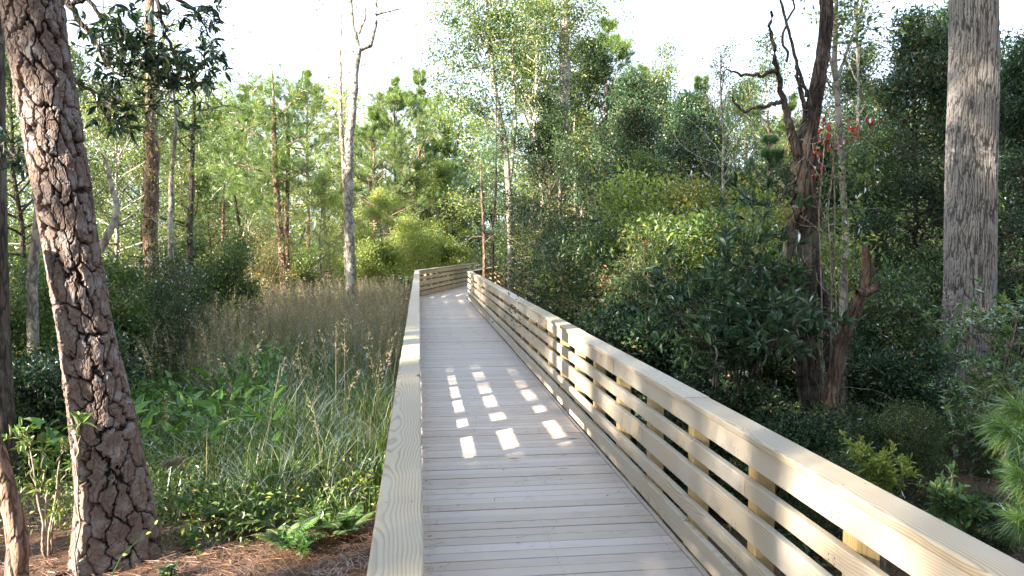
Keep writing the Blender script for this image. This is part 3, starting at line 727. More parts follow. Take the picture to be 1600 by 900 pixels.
# ================================================================== SINGLE TRUNKS AND BRANCHES, hand placed
def handtree(name, label, cat, base, stems, bark, leafm=None, cl=None, clkw=None, seed=1, tuft=None, sub=None):
    """stems: list of [(px,py,d),...], [radii]; cl: leafy zones (px, py, d, spread px, n)"""
    rng = np.random.default_rng(seed); b = at(*base); b[2] = G(b[0], b[1]) - .1
    t = thing(name, label, cat, b); m = MB(); ends = []; dirs = []
    for si, (pts, rad) in enumerate(stems):
        P = loc(b, [at(*p) for p in pts]); 
        if si == 0: P[0] = [0, 0, 0]
        s = np.r_[0, np.cumsum(np.linalg.norm(np.diff(P, axis=0), axis=1))]; tt = np.linspace(0, s[-1], len(P) * 5)
        Q = np.stack([np.interp(tt, s, P[:, k]) for k in range(3)], 1); Q[1:] += rng.normal(0, np.mean(rad) * .13, (len(tt) - 1, 3))
        rr = np.interp(tt, s, rad); tube(m, Q, rr, 10 if np.mean(rad) > .05 else 6)
        if sub:
            for k in range(sub):
                f = rng.uniform(.45, 1); i = int(f * (len(Q) - 1)); dd = norm(np.array([rng.normal(0, 1), rng.normal(0, .8), rng.uniform(-.1, .7)]))
                L = rng.uniform(.5, 1.3) * clkw.get('bl', 1.0)
                B = bend(rng, Q[i], dd, L, 5, .2, .03); tube(m, B, np.linspace(min(rr[i] * .5, .02), .004, 6), 4)
                for e in (2, 3, 4, 5): ends.append(B[e] + rng.normal(0, .06, 3)); dirs.append(norm(B[e] - B[e - 1]))
    if cl:
        for (px_, py_, d, sx, sy, n) in cl:
            c = np.stack([at(px_ + rng.normal(0, sx), py_ + rng.normal(0, sy), d + rng.normal(0, .3)) for _ in range(n)]) - b
            for e in c: ends.append(e); dirs.append(norm(rng.normal(0, 1, 3)))
    m.build('trunk', M[bark], t, True)
    if leafm and ends:
        cb = MB(); kw = dict(clkw or {}); kw.pop('bl', None)
        if tuft: tufts(cb, rng, np.array(ends), norm(np.array(dirs) + [0, 0, .4]), *tuft)
        else: cluster_leaves(cb, rng, np.array(ends), np.array(dirs), **kw)
        cb.build('crown', M[leafm], t)
    return t
# forked gum
handtree('gum_tree', 'tall slender forked gum trunk standing against the white sky left of the boardwalk', 'tree', (549, 470, 20),
  [([(549, 470, 20), (547, 380, 20), (545, 260, 20), (550, 170, 20), (558, 80, 20), (560, 76, 20)], [.135, .125, .115, .105, .095, .09]),
   ([(560, 76, 20), (578, 70, 20), (586, 40, 20), (588, 18, 20), (583, -60, 20)], [.085, .075, .055, .045, .04]),
   ([(560, 78, 20), (549, 40, 20), (547, 0, 20), (552, -80, 20)], [.10, .07, .06, .05]),
   ([(560, 52, 20), (570, 30, 20), (571, 10, 20)], [.05, .035, .02]),
   ([(588, 22, 20), (620, 14, 20), (655, 12, 20)], [.04, .025, .01]),
   ([(541, 430, 20.2), (540, 300, 20.2), (533, 200, 20.2), (531, 90, 20.2), (534, 20, 20.2)], [.06, .07, .055, .035, .02]),
   ([(531, 105, 20.2), (505, 100, 20.2), (493, 80, 20.2)], [.025, .018, .008])],
  'b_grey', 'sparse', [(530, 170, 20, 14, 60, 30), (575, 60, 20, 45, 35, 26), (600, 0, 20, 60, 14, 30), (520, 230, 20, 16, 40, 20), (570, 130, 20, 20, 30, 14)], dict(per=7, rad=.16, L=.075), 3)
# twin pine trunks
t = handtree('pine_tree', 'sunlit young pine with two reddish trunks left of the forked gum', 'tree', (444, 452, 22),
  [([(446, 452, 22), (440, 380, 22), (432, 310, 22), (428, 220, 22), (426, 110, 22)], [.11, .10, .09, .07, .02]),
   ([(449, 450, 22.3), (448, 340, 22.3), (450, 230, 22.3), (448, 150, 22.3)], [.08, .07, .06, .02]),
   ([(426, 170, 22), (400, 150, 22), (385, 130, 22)], [.03, .02, .01]), ([(427, 190, 22), (455, 160, 22), (470, 140, 22)], [.03, .02, .01]),
   ([(428, 225, 22), (395, 205, 22), (360, 190, 22)], [.035, .02, .01]), ([(428, 240, 22), (470, 215, 22), (500, 190, 22)], [.035, .02, .01]),
   ([(430, 275, 22), (390, 262, 22), (350, 250, 22)], [.035, .02, .01]), ([(430, 290, 22), (470, 270, 22), (505, 262, 22)], [.035, .02, .01])],
  'b_pine', 'pine_leaf', [(428, 135, 22, 22, 18, 60), (430, 180, 22, 42, 20, 150), (428, 225, 22, 50, 24, 170), (425, 270, 22, 52, 20, 130), (385, 300, 22, 30, 20, 50), (400, 320, 21.5, 25, 14, 30)],
  dict(bl=1.2), 4, (34, .26, .009), sub=7)
# thin pines in front of the far railing
for k, (lab, bx, by, top, tx, d, cl) in enumerate((
   ('slim young pine with a bare reddish stem in front of the far railing', 757, 428, 240, 752, 21, [(755, 245, 21, 18, 12, 26), (750, 280, 21, 26, 12, 26), (762, 215, 21, 12, 14, 14)]),
   ('second slim young pine with dark upper crown just right of the reddish one', 771, 430, 150, 775, 22.5, [(775, 165, 22.5, 14, 12, 24), (780, 205, 22.5, 30, 14, 50), (775, 240, 22.5, 36, 12, 50), (790, 185, 22.5, 20, 14, 30)]))):
    handtree('pine_tree', lab, 'tree', (bx, by + 50, d), [([(bx, by + 50, d), (bx - 1, 360, d), (tx, 290, d), (tx, top, d)], [.05, .045, .035, .012])], 'b_pine', 'pine_dark', cl, dict(bl=.9), 20 + k, (30, .2, .008), sub=8)
# tall ivy-clad trunk
handtree('tall_tree', 'tall pale mottled trunk with leafy vines rising just right of the boardwalk end', 'tree', (881, 470, 24),
  [([(882, 470, 24), (881, 300, 24), (882, 160, 24), (883, 40, 24), (881, -80, 24)], [.22, .20, .18, .16, .12]),
   ([(883, 45, 24), (900, 30, 24), (918, 20, 24)], [.07, .05, .02]), ([(881, 60, 24), (862, 20, 24), (850, -20, 24)], [.05, .04, .02]),
   ([(897, 440, 23), (899, 300, 23), (897, 180, 23)], [.06, .05, .02]), ([(908, 450, 23.4), (909, 330, 23.4), (912, 250, 23.4)], [.05, .04, .02])],
  'b_grey', 'broad', [(880, 30, 24, 45, 26, 190), (880, 100, 24, 26, 40, 110), (875, 200, 24, 20, 60, 40), (860, 0, 24, 60, 20, 60), (900, 230, 23, 20, 50, 40)], dict(per=18, rad=.13, L=.10, bl=1.0), 5, sub=6)
# sparse hardwood over the boardwalk end
handtree('hardwood_tree', 'airy tall hardwood with small thinning leaves above the end of the boardwalk', 'tree', (800, 470, 23),
  [([(800, 470, 23), (797, 330, 23), (790, 230, 23), (772, 130, 23), (762, 30, 23), (758, -60, 23)], [.12, .10, .08, .06, .05, .03]),
   ([(795, 300, 23), (806, 190, 23), (800, 90, 23), (812, 0, 23)], [.06, .05, .04, .02]),
   ([(775, 145, 23), (745, 90, 23), (720, 40, 23)], [.035, .025, .01]), ([(766, 70, 23), (740, 30, 23), (700, 12, 23)], [.03, .02, .008]),
   ([(788, 225, 23), (740, 170, 23), (700, 130, 23)], [.035, .02, .008]), ([(803, 120, 23), (830, 70, 23), (838, 30, 23)], [.03, .02, .008])],
  'b_grey', 'broad', [(745, 40, 23, 32, 26, 200), (790, 30, 23, 36, 24, 180), (700, 110, 23, 28, 26, 100), (770, 110, 23, 34, 30, 150), (720, 190, 23, 28, 26, 60), (690, 30, 23, 14, 14, 16), (810, 130, 23, 22, 40, 50)], dict(per=14, rad=.12, L=.10, bl=1.0), 6, sub=12)
# slender lichened stem right of the snag
handtree('slender_tree', 'slender pale lichen-spotted stem with red leaves just right of the dark snag', 'tree', (1322, 640, 8.6),
  [([(1320, 640, 8.6), (1318, 480, 8.6), (1322, 350, 8.6), (1312, 200, 8.6), (1304, 90, 8.6), (1308, -20, 8.6)], [.045, .045, .04, .035, .03, .02]),
   ([(1310, 120, 8.6), (1330, 60, 8.6), (1345, 20, 8.6)], [.02, .014, .006]), ([(1306, 130, 8.6), (1290, 60, 8.6), (1280, 0, 8.6)], [.02, .014, .006])],
  'b_grey', 'broad', [(1325, 30, 8.6, 26, 30, 14), (1320, 330, 8.6, 32, 50, 40), (1345, 420, 8.6, 28, 40, 26), (1330, 250, 8.6, 24, 30, 16)], dict(per=9, rad=.08, L=.075, bl=.4), 7, sub=6)
def vine():
    rng = np.random.default_rng(14); b = at(1300, 690, 7.2); b[2] = G(b[0], b[1])
    t = thing('climbing_vine', 'thin vine of bright red leaves hanging beside the dark snag', 'vine', b); m = MB()
    for k in range(3): 
        P = loc(b, [at(1288 + k * 8 + rng.normal(0, 3), y, 7.15) for y in (690, 560, 440, 330, 240, 190)]); P[0][2] = 0; tube(m, P, [.008] * 5 + [.004], 5)
    m.build('stem', M['b_twig'], t, True)
    cb = MB(); c = [];
    for (x, y, sx, sy, n) in ((1288, 195, 6, 12, 14), (1330, 200, 8, 10, 14), (1302, 220, 10, 9, 16), (1282, 232, 6, 10, 8), (1278, 255, 4, 12, 5), (1275, 262, 6, 6, 4), (1364, 182, 4, 6, 3), (1362, 180, 3, 4, 3)):
        for _ in range(n): c.append(at(x + rng.normal(0, sx), y + rng.normal(0, sy), 7.1 + rng.normal(0, .08)))
    c = np.array(c) - b; n = len(c)
    leaves(cb, c, norm(rng.normal(0, .5, (n, 3)) + [0, 0, -1.1]), rng.normal(0, 1, (n, 3)), .065, .5, 'big'); cb.build('foliage', M['red'], t)
vine()
# dark bay tree at the left edge whose leafy boughs hang in front of the sky
def bay():
    rng = np.random.default_rng(15); b = at(6, 760, 7.6); b[2] = G(b[0], b[1]) - .1
    t = thing('bay_tree', 'dark straight trunk at the far left edge, its leafy boughs hanging against the sky', 'tree', b); m = MB()
    P = loc(b, [b, at(-6, 500, 7.6), at(-10, 250, 7.6), at(-12, 0, 7.6), at(-14, -500, 7.6)]); P[0] = 0
    tube(m, P + 0, [.13, .11, .10, .095, .05], 14)
    D = 6.4; ends = []; dr = []
    boughs = [([(0, -120, 7.4), (60, -60, 7.0), (110, 10, D), (150, 70, D), (170, 98, D), (210, 100, D), (255, 92, D)], [.06, .05, .025, .018, .014, .01, .005]),
              ([(110, 10, D), (135, -5, D), (165, 35, D), (205, 60, D), (260, 70, D)], [.02, .018, .014, .01, .005]),
              ([(165, 95, D), (180, 115, D), (230, 125, D), (270, 140, D)], [.012, .01, .008, .004]),
              ([(0, 60, 7.4), (60, 90, 6.9), (112, 125, D), (150, 145, D), (210, 165, D), (262, 160, D)], [.035, .03, .018, .014, .01, .004]),
              ([(140, 142, D), (160, 170, D), (170, 195, D)], [.01, .007, .004]),
              ([(60, -60, 7.0), (160, -60, D), (240, -20, D), (300, 10, D), (330, 60, D)], [.04, .03, .02, .012, .005]),
              ([(240, -20, D), (262, 60, D), (285, 110, D), (320, 100, D)], [.018, .014, .008, .004]),
              ([(285, 105, D), (300, 130, D), (305, 140, D)], [.008, .005, .003]),
              ([(0, 200, 7.4), (-10, 220, 6.6), (15, 235, 6.0), (30, 250, 5.8)], [.03, .02, .01, .005]),
              ([(0, -200, 7.6), (150, -180, 6.6), (260, -80, 6.3), (310, -20, 6.2)], [.05, .03, .02, .01])]
    for pts, rad in boughs:
        Q = loc(b, [at(*p) for p in pts]); s = np.arange(len(Q)); tt = np.linspace(0, len(Q) - 1, len(Q) * 5)
        Q2 = np.stack([np.interp(tt, s, Q[:, k]) for k in range(3)], 1) + rng.normal(0, .006, (len(tt), 3)); tube(m, Q2, np.interp(tt, s, rad), 6)
        n = len(Q2)
        for i in range(int(n * .35), n):
            px_ = pts[min(len(pts) - 1, int(tt[i]))][0]
            for k in range(1 if rng.random() < .75 else 2):
                if px_ < 100 and px_ > 40 : continue
                B = bend(rng, Q2[i], norm(np.array([rng.normal(.3, .8), rng.normal(0, .7), rng.normal(.05, .6)])), rng.uniform(.08, .34), 3, .25)
                tube(m, B, [.004, .0035, .003, .002], 4); ends.append(B[-1]); dr.append(norm(B[-1] - B[-2]))
                if rng.random() < .25: ends.append(B[2]); dr.append(norm(B[2] - B[1]))
    m.build('trunk', M['b_dark'], t, True)
    e = np.array(ends); dd = np.array(dr); per = 7; cb = MB(); n = len(e)
    # whorled long leaves at each twig tip
    E = np.repeat(e, per, 0); D_ = np.repeat(dd, per, 0)
    d = norm(D_ * .7 + rng.normal(0, .75, (n * per, 3)) + [0, 0, -.15])
    leaves(cb, E + rng.normal(0, .012, E.shape), d, norm(rng.normal(0, .5, E.shape) + [0, 0, 1]), .105 * rng.uniform(.6, 1.2, n * per), .33, 'big', rng=rng); cb.build('crown', M['ever'], t)
bay()
# large-leaved shrub right of the boardwalk, also used for smaller seedlings
def whorl_shrub(name, label, base, stems, L, wr, per, leafm, seed, cat='shrub', sidebr=8, bl=.45, kind='big', up=.25, v=None, rs=1.0, bark='b_twig'):
    rng = np.random.default_rng(seed); b = at(*base); b[2] = G(b[0], b[1]) - .05
    t = thing(name, label, cat, b); m = MB(); e = []; dd = []
    for pts in stems:
        Q = loc(b, [at(*p) for p in pts]); Q[0] = Q[0] * [1, 1, 0]; s = np.arange(len(Q)); tt = np.linspace(0, len(Q) - 1, len(Q) * 4)
        Q2 = np.stack([np.interp(tt, s, Q[:, k]) for k in range(3)], 1); Q2[1:] += rng.normal(0, .012, (len(tt) - 1, 3))
        tube(m, Q2, np.linspace(.018, .004, len(tt)) * rs, 6); e.append(Q2[-1]); dd.append(norm(Q2[-1] - Q2[-2]))
        for k in range(sidebr):
            i = int(rng.uniform(.35, .98) * (len(Q2) - 1)); B = bend(rng, Q2[i], norm(np.array([rng.normal(0, 1), rng.normal(0, 1), rng.uniform(-.1, .8)])), bl * rng.uniform(.4, 1.2), 4, .2, .05)
            tube(m, B, np.linspace(.006, .003, 5) * rs, 5); e.append(B[-1]); dd.append(norm(B[-1] - B[-2]))
            if rng.random() < .7: e.append(B[2]); dd.append(norm(B[2] - B[1]))
    m.build('stem', M[bark], t, True); e = np.array(e); dd = np.array(dd); n = len(e)
    E = np.repeat(e, per, 0); D_ = np.repeat(dd, per, 0); ax = D_
    d = norm(D_ * rng.uniform(.15, 1.1, (n * per, 1)) + rng.normal(0, .7, (n * per, 3)) + [0, 0, up])
    cb = MB(); vv = None if v is None else np.clip(rng.normal(v, .15, n * per), 0, 1)
    leaves(cb, E + D_ * rng.uniform(-.05, .01, (n * per, 1)), d, norm(rng.normal(0, .45, E.shape) + [0, 0, 1]), L * rng.uniform(.55, 1.15, n * per), wr, kind, vv, rng); cb.build('foliage', M[leafm], t)
    return t
st = []
rg = np.random.default_rng(50)
for k in range(22):
    tx = rg.uniform(1020, 1245); ty = 290 + abs(tx - 1170) * .75 + rg.uniform(0, 210); d = rg.uniform(6.0, 7.6)
    st.append([(1175 + rg.uniform(-110, 110), 650, 6.8 + rg.uniform(-.3, .5)), (1165 + (tx - 1165) * .35, 560, 6.8), (1165 + (tx - 1165) * .75, (ty + 560) / 2 + 10, d), (tx, ty, d)])
whorl_shrub('magnolia_shrub', 'dark glossy large-leaved shrub behind the right railing left of the dark snag', (1180, 650, 6.8), st, .15, .32, 9, 'ever', 51, sidebr=10, bl=.45, rs=.65, bark='b_dark')
whorl_shrub('seedling_shrub', 'small upright shrub with narrow leaves in front of the big pine base', (72, 860, 5.6), [[(72, 870, 5.6), (70, 760, 5.6), (68, 700, 5.6)], [(72, 800, 5.6), (55, 745, 5.6), (38, 700, 5.6)], [(72, 820, 5.6), (90, 760, 5.6), (112, 720, 5.6)], [(70, 760, 5.6), (50, 700, 5.55), (45, 672, 5.55)], [(72, 790, 5.6), (92, 725, 5.55), (100, 690, 5.55)]], .10, .26, 6, 'grassg', 52, sidebr=3, bl=.14, v=.45, rs=.45)
whorl_shrub('seedling_shrub', 'thin sprig of long leaves growing against the big pine trunk', (118, 850, 5.0), [[(118, 860, 5.0), (120, 750, 5.0), (122, 680, 5.0), (126, 655, 5.0)]], .11, .26, 6, 'grassg', 53, sidebr=1, bl=.08, v=.5, rs=.4)
whorl_shrub('leafy_shrub', 'low shrub with yellow-green tips just beyond the right railing', (1385, 800, 4.9), [[(1385, 820, 4.9), (1370, 740, 4.9), (x, y, 4.9 + rg.uniform(-.15, .15))] for x, y in ((1335, 700), (1350, 705), (1375, 712), (1400, 700), (1410, 720), (1425, 745), (1345, 725), (1390, 740), (1360, 745), (1415, 765), (1325, 690), (1440, 760))], .065, .3, 10, 'light', 54, sidebr=6, bl=.13, rs=.5)
whorl_shrub('leafy_shrub', 'small shrub with oval leaves below the pine bough at the right', (1490, 860, 4.6), [[(1490, 860, 4.6), (1485, 800, 4.6), (x, y, 4.6 + rg.uniform(-.1, .1))] for x, y in ((1455, 770), (1480, 755), (1500, 765), (1520, 785), (1470, 790), (1500, 800), (1530, 805), (1485, 740))], .075, .42, 9, 'gum', 55, sidebr=5, bl=.12, rs=.5)
# sweetgum sapling at the right edge
st = []
for k in range(26):
    tx = rg.uniform(1440, 1640); ty = rg.uniform(480, 690) - (tx - 1440) * .1; st.append([(1590, 760, 6.0), (1560, 660, 6.0), ((tx + 1570) / 2, ty + 30, 6 + rg.uniform(-.4, .4)), (tx, ty, 6.0 + rg.uniform(-.6, .6))])
whorl_shrub('sweetgum_sapling', 'sweetgum sapling with star-shaped leaves in front of the grey trunk', (1590, 780, 6.0), st, .09, .55, 6, 'gum', 56, cat='sapling', sidebr=8, bl=.38, kind='star', up=-.1, rs=.5)
# long-needled pine bough in the lower right
def bough():
    rng = np.random.default_rng(60); b = at(1700, 900, 4.2); b[2] = G(b[0], b[1])
    t = thing('pine_sapling', 'bright long-needled pine sapling at the right edge above the railing', 'sapling', b); m = MB(); e = []; dd = []
    for pts in ([(1700, 900, 4.2), (1680, 780, 4.2), (1650, 640, 4.2), (1640, 540, 4.2)], [(1680, 760, 4.2), (1630, 710, 4.1), (1585, 685, 4.0), (1560, 668, 4.0)], [(1680, 790, 4.2), (1620, 770, 4.1), (1590, 745, 4.05)], [(1655, 690, 4.2), (1610, 660, 4.2), (1585, 640, 4.2)], [(1660, 800, 4.2), (1610, 820, 4.1), (1590, 815, 4.0)]):
        Q = loc(b, [at(*p) for p in pts]); s = np.arange(len(Q)); tt = np.linspace(0, len(Q) - 1, 16)
        Q2 = np.stack([np.interp(tt, s, Q[:, k]) for k in range(3)], 1); tube(m, Q2, np.linspace(.010, .004, 16), 6)
        for i in range(5, 16): e.append(Q2[i]); dd.append(norm(Q2[i] - Q2[i - 1]))
    m.build('stem', M['b_pine'], t, True); cb = MB(); tufts(cb, rng, np.array(e), np.array(dd), 60, .21, .003, .5, seg=2); cb.build('foliage', M['pine_near'], t)
bough()
# leaning small trunk, bottom left corner
handtree('leaning_trunk', 'short leaning dark trunk in the bottom left corner with a sunlit edge', 'tree', (30, 868, 5.0), [([(30, 868, 5.0), (20, 800, 5.0), (2, 730, 5.0), (-30, 600, 5.0), (-70, 350, 5.0)], [.07, .06, .055, .05, .04])], 'b_pine', None, seed=8)
handtree('slender_tree', 'thin smooth grey stem standing just behind the big pine on its left', 'tree', (62, 620, 9), [([(62, 620, 9), (52, 540, 9), (50, 430, 9), (62, 340, 9), (52, 200, 9), (50, 60, 9)], [.07, .06, .055, .05, .04, .02])], 'b_grey', 'broad', [(50, 100, 9, 26, 60, 40)], dict(per=12, rad=.12, L=.08), 9)
handtree('crooked_sapling', 'small crooked bare grey branch curling up right of the big pine trunk', 'sapling', (140, 470, 8.5), [([(140, 470, 8.5), (150, 400, 8.5), (178, 350, 8.5), (184, 320, 8.5), (172, 285, 8.5), (170, 262, 8.5), (158, 240, 8.5)], [.05, .042, .035, .03, .025, .02, .008]), ([(180, 352, 8.5), (195, 350, 8.5), (202, 348, 8.5)], [.016, .01, .004]), ([(182, 340, 8.5), (190, 310, 8.5)], [.01, .003])], 'b_grey', None, seed=10)
# ---- middle distance trunks on the left
for k, (lab, bark, pts, rad, lm, cl, kw) in enumerate((
  ('thick brown pine trunk wrapped in pale vines behind the big leaning pine', 'b_pine', [(236, 470, 17), (236, 380, 17), (238, 270, 17), (236, 180, 17), (234, -40, 17)], [.17, .15, .14, .12, .08], 'broad', [(235, 120, 17, 40, 40, 90), (250, 60, 17, 40, 20, 40)], dict(per=14, rad=.2, L=.09)),
  ('dark slim pine stem among pale twigs, left of the sunlit young pines', 'b_dark', [(298, 480, 16), (296, 400, 16), (300, 260, 16), (304, 150, 16)], [.07, .06, .05, .03], 'broad', [(302, 180, 16, 26, 26, 50)], dict(per=12, rad=.18, L=.09)),
  ('pale thin birch-like stem with twisting side twigs left of the dark slim pine', 'b_grey', [(262, 470, 15), (266, 380, 15), (268, 270, 15), (276, 190, 15), (270, 120, 15)], [.06, .055, .045, .03, .015], 'light', [(270, 230, 15, 24, 50, 46)], dict(per=10, rad=.16, L=.07)),
  ('thin reddish stem in the shade halfway to the forked gum', 'b_pine', [(347, 450, 24), (348, 360, 24), (350, 270, 24)], [.06, .05, .03], 'broad', [(350, 260, 24, 20, 22, 40)], dict(per=14, rad=.2, L=.09)),
  ('slim leaning dark stem immediately left of the twin-trunk pine', 'b_dark', [(378, 450, 25), (376, 370, 25), (366, 300, 25), (368, 220, 25)], [.06, .05, .04, .02], 'pine_leaf', [(366, 250, 25, 16, 20, 30)], dict(per=12, rad=.2, L=.12)))):
    handtree('slender_tree', lab, 'tree', pts[0], [(pts, rad)], bark, lm, cl, dict(kw, bl=1.0), 30 + k, sub=6)
# ================================================================== TREES FROM THE PROTOTYPES
def T(lab, pn, px_, d, top, name=None, **k):
    q = at(px_, 400, d); nm = name or {'p': 'pine_tree', 'b': 'broadleaf_tree', 'e': 'evergreen_tree', 's': 'hardwood_tree'}[pn[0]]
    return plant(nm, pn, q[0], q[1], hgt(top, d), lab, **k)
# centre, behind the marsh
T('sunlit round-topped pine rising over the left end of the boardwalk', 'pineA', 618, 36, 128)
T('tallest bright pine between the forked gum and the airy hardwood', 'pineC', 655, 40, 118)
T('yellow-green pine right behind the forked gum', 'pineC', 585, 33, 175)
T('pale pine above the bend of the boardwalk', 'pineC', 700, 38, 200)
T('low bushy pine with drooping boughs over the far left railing', 'pineC', 650, 38, 255)
T('bright pine whose top touches the sky left of the forked gum', 'pineB', 482, 34, 128)
T('sunlit pine behind the twin-trunk pine, left side', 'pineB', 385, 33, 150)
T('hazy pine in the gap between the overhanging boughs and the twin-trunk pine', 'pineA', 340, 38, 165)
T('green pine behind the pale thin stem', 'pineA', 285, 30, 180)
T('shaded broad tree behind the vine-wrapped pine trunk', 'broadB', 225, 24, 150)
T('shaded leafy tree directly right of the leaning pine trunk', 'broadA', 185, 19, 170)
T('dark green tree framing the left edge beyond the far-left trunk', 'broadB', 30, 16, 90)
T('loose green tree between the far-left trunk and the leaning pine', 'broadA', 95, 22, 110)
T('medium leafy tree in shade below the gap in the boughs', 'broadB', 330, 25, 290)
T('bushy tree in shade behind the dark slim stems', 'broadA', 395, 28, 300)
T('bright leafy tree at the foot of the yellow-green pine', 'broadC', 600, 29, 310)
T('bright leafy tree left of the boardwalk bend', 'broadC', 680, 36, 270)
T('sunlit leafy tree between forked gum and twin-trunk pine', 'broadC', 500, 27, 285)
# right of the boardwalk
T('tall pine with a narrow pointed top against the sky right of the vine-clad trunk', 'pineA', 946, 28, 20)
T('pale pine crown behind the narrow pointed pine', 'pineC', 1005, 36, 95)
T('pine with tufted top left of the slim reddish hardwood', 'pineB', 900, 34, 150)
T('dark holly-like evergreen right of the vine-clad trunk', 'everA', 985, 20, 120)
T('second dark evergreen lower and left of the slim reddish hardwood', 'everB', 1065, 22, 150)
T('airy reddish hardwood with sparse leaves against the sky', 'sparseA', 1126, 17, 55)
T('leafy tree of mixed green behind the end of the right railing', 'broadE', 865, 23, 150)
T('feathery young pine in front of the vine-clad trunk', 'pineY', 850, 30, 240)
T('twiggy light green tree in the middle of the right thicket', 'broadB', 1010, 15, 238)
T('dark bluish pine left of the dark snag', 'pineY', 1200, 15, 175)
T('dark pine behind the broken limbs of the snag', 'pineC', 1230, 22, 130)
T('dark green pine low between holly and snag', 'pineY', 1130, 19, 230)
T('dense dark evergreen left of the grey trunk', 'everA', 1420, 14, 15)
T('tall dark evergreen whose boughs reach the grey trunk', 'everB', 1470, 17, 0)
T('dark evergreen right of the grey trunk at the frame edge', 'everA', 1600, 13, 40)
T('leafy green tree directly right of the slender lichened stem', 'broadE', 1365, 13, 190)
T('bright leafed tree glowing behind the dense evergreen', 'broadC', 1395, 22, 190)
T('tall dark tree filling the gap between holly and vine-clad trunk', 'broadE', 930, 26, 70)
T('dark tree standing behind the reddish hardwood', 'broadE', 1150, 25, 120)
T('tall shaded tree behind the top of the snag', 'broadE', 1330, 20, 70)
T('bluish pine between the holly and the reddish hardwood', 'pineC', 1090, 27, 105)
T('leafy green tree just right of the airy hardwood', 'broadB', 830, 29, 60)
T('tall airy tree right of the narrow pointed pine', 'sparseB', 1050, 24, 60)
T('airy tree with thin top between the reddish hardwood and the snag', 'sparseB', 1185, 19, 45)
T('shaded tree low between the two dark evergreens', 'broadE', 1020, 24, 120)
T('airy tall tree left of the vine-clad trunk', 'sparseB', 845, 27, -40)
T('thin-crowned tree with airy twigs above the red-leaved vine', 'sparseA', 1335, 16, -60)
T('shaded leafy tree low behind the grey trunk', 'broadE', 1560, 16, 120)
T('leafy tree in shade between snag and magnolia shrub', 'everB', 1290, 13, 210)
# shrubs
def SH(lab, pn, px_, d, top, **k):
    q = at(px_, 400, d); gzv = G(q[0], q[1]); plant('shrub', pn, q[0], q[1], CAMH + (380 - top) / F * d - gzv, lab, 'shrub', **k)
for lab, pn, px_, d, top in (
  ('sunlit pale shrub right beside the bend of the left railing', 'shrubA', 690, 34, 362), ('sunlit yellow-green shrub left of the railing bend', 'shrubA', 632, 31, 350),
  ('bright round shrub behind the marsh right of the forked gum', 'shrubA', 585, 27, 365), ('bright shrub between forked gum and marsh', 'shrubA', 560, 25, 385), ('low glowing shrub directly behind the far left railing', 'shrubA', 664, 34, 352),
  ('dark small bush at the marsh edge beside the railing', 'shrubC', 618, 23, 430), ('pale leafy shrub at the foot of the twin-trunk pine', 'shrubB', 455, 24, 385),
  ('feathery shrub behind the marsh left of the twin-trunk pine', 'shrubD', 400, 22, 350), ('shaded shrub behind the tall marsh grass', 'shrubB', 330, 17, 370),
  ('dark bush below the vine-wrapped pine trunk', 'shrubE', 245, 14, 390), ('dark bush right of the big pine trunk', 'shrubE', 205, 12, 420),
  ('shaded green bush behind the big pine trunk', 'shrubB', 120, 11, 400), ('shaded bush between the left edge and the big pine', 'shrubB', 40, 9.5, 420),
  ('dark low bush near the thin grey stem', 'shrubC', 85, 8.6, 500), ('pale shrub beyond the far railing', 'shrubA', 715, 43, 365),
  ('yellow-leaved shrub glowing behind the magnolia shrub', 'shrubY', 1125, 15, 285), ('bright yellow-green bush left of the dark snag', 'shrubA', 1215, 12, 330),
  ('twiggy shrub crowding the far end of the right railing', 'shrubD', 885, 21, 300), ('grey-green shrub behind the middle of the right railing', 'shrubE', 935, 15, 320),
  ('loose shrub with autumn tints beside the right railing', 'shrubD', 925, 17, 330), ('leafy shrub behind the right railing below the holly', 'shrubE', 965, 12, 340),
  ('small-leaved shrub right of centre along the railing', 'shrubD', 985, 10.5, 390), ('dark shrub left of the magnolia shrub', 'shrubC', 1020, 9.5, 420),
  ('olive shrub between holly and magnolia shrub', 'shrubB', 1060, 11, 330), ('light twiggy shrub in front of the dark evergreen', 'shrubA', 1010, 13, 300),
  ('dark leafy bush at the foot of the magnolia shrub', 'shrubC', 1110, 7.0, 560), ('shaded bush behind the leaning dead trunk', 'shrubC', 1370, 8.8, 500),
  ('dark bush between the dead trunk and the grey trunk', 'shrubE', 1420, 12.5, 380), ('dark bush filling the right edge behind the sapling', 'shrubC', 1690, 8.5, 450),
  ('small-leaved olive bush low behind the dark snag', 'shrubE', 1335, 9.6, 400), ('low shaded bush at the foot of the grey trunk', 'shrubC', 1470, 9.0, 620), ('dark bush in the deep shade at the lower right corner', 'shrubC', 1560, 5.6, 800), ('low dark bush between the snag foot and the yellow-tipped shrub', 'shrubE', 1310, 5.6, 720), ('shaded bush behind the yellow-tipped shrub', 'shrubE', 1420, 6.6, 640), ('dark bush behind the sweetgum sapling', 'shrubE', 1560, 7.6, 640), ('leafy bush low beside the snag foot', 'shrubC', 1230, 6.4, 610)):
    SH(lab, pn, px_, d, top)
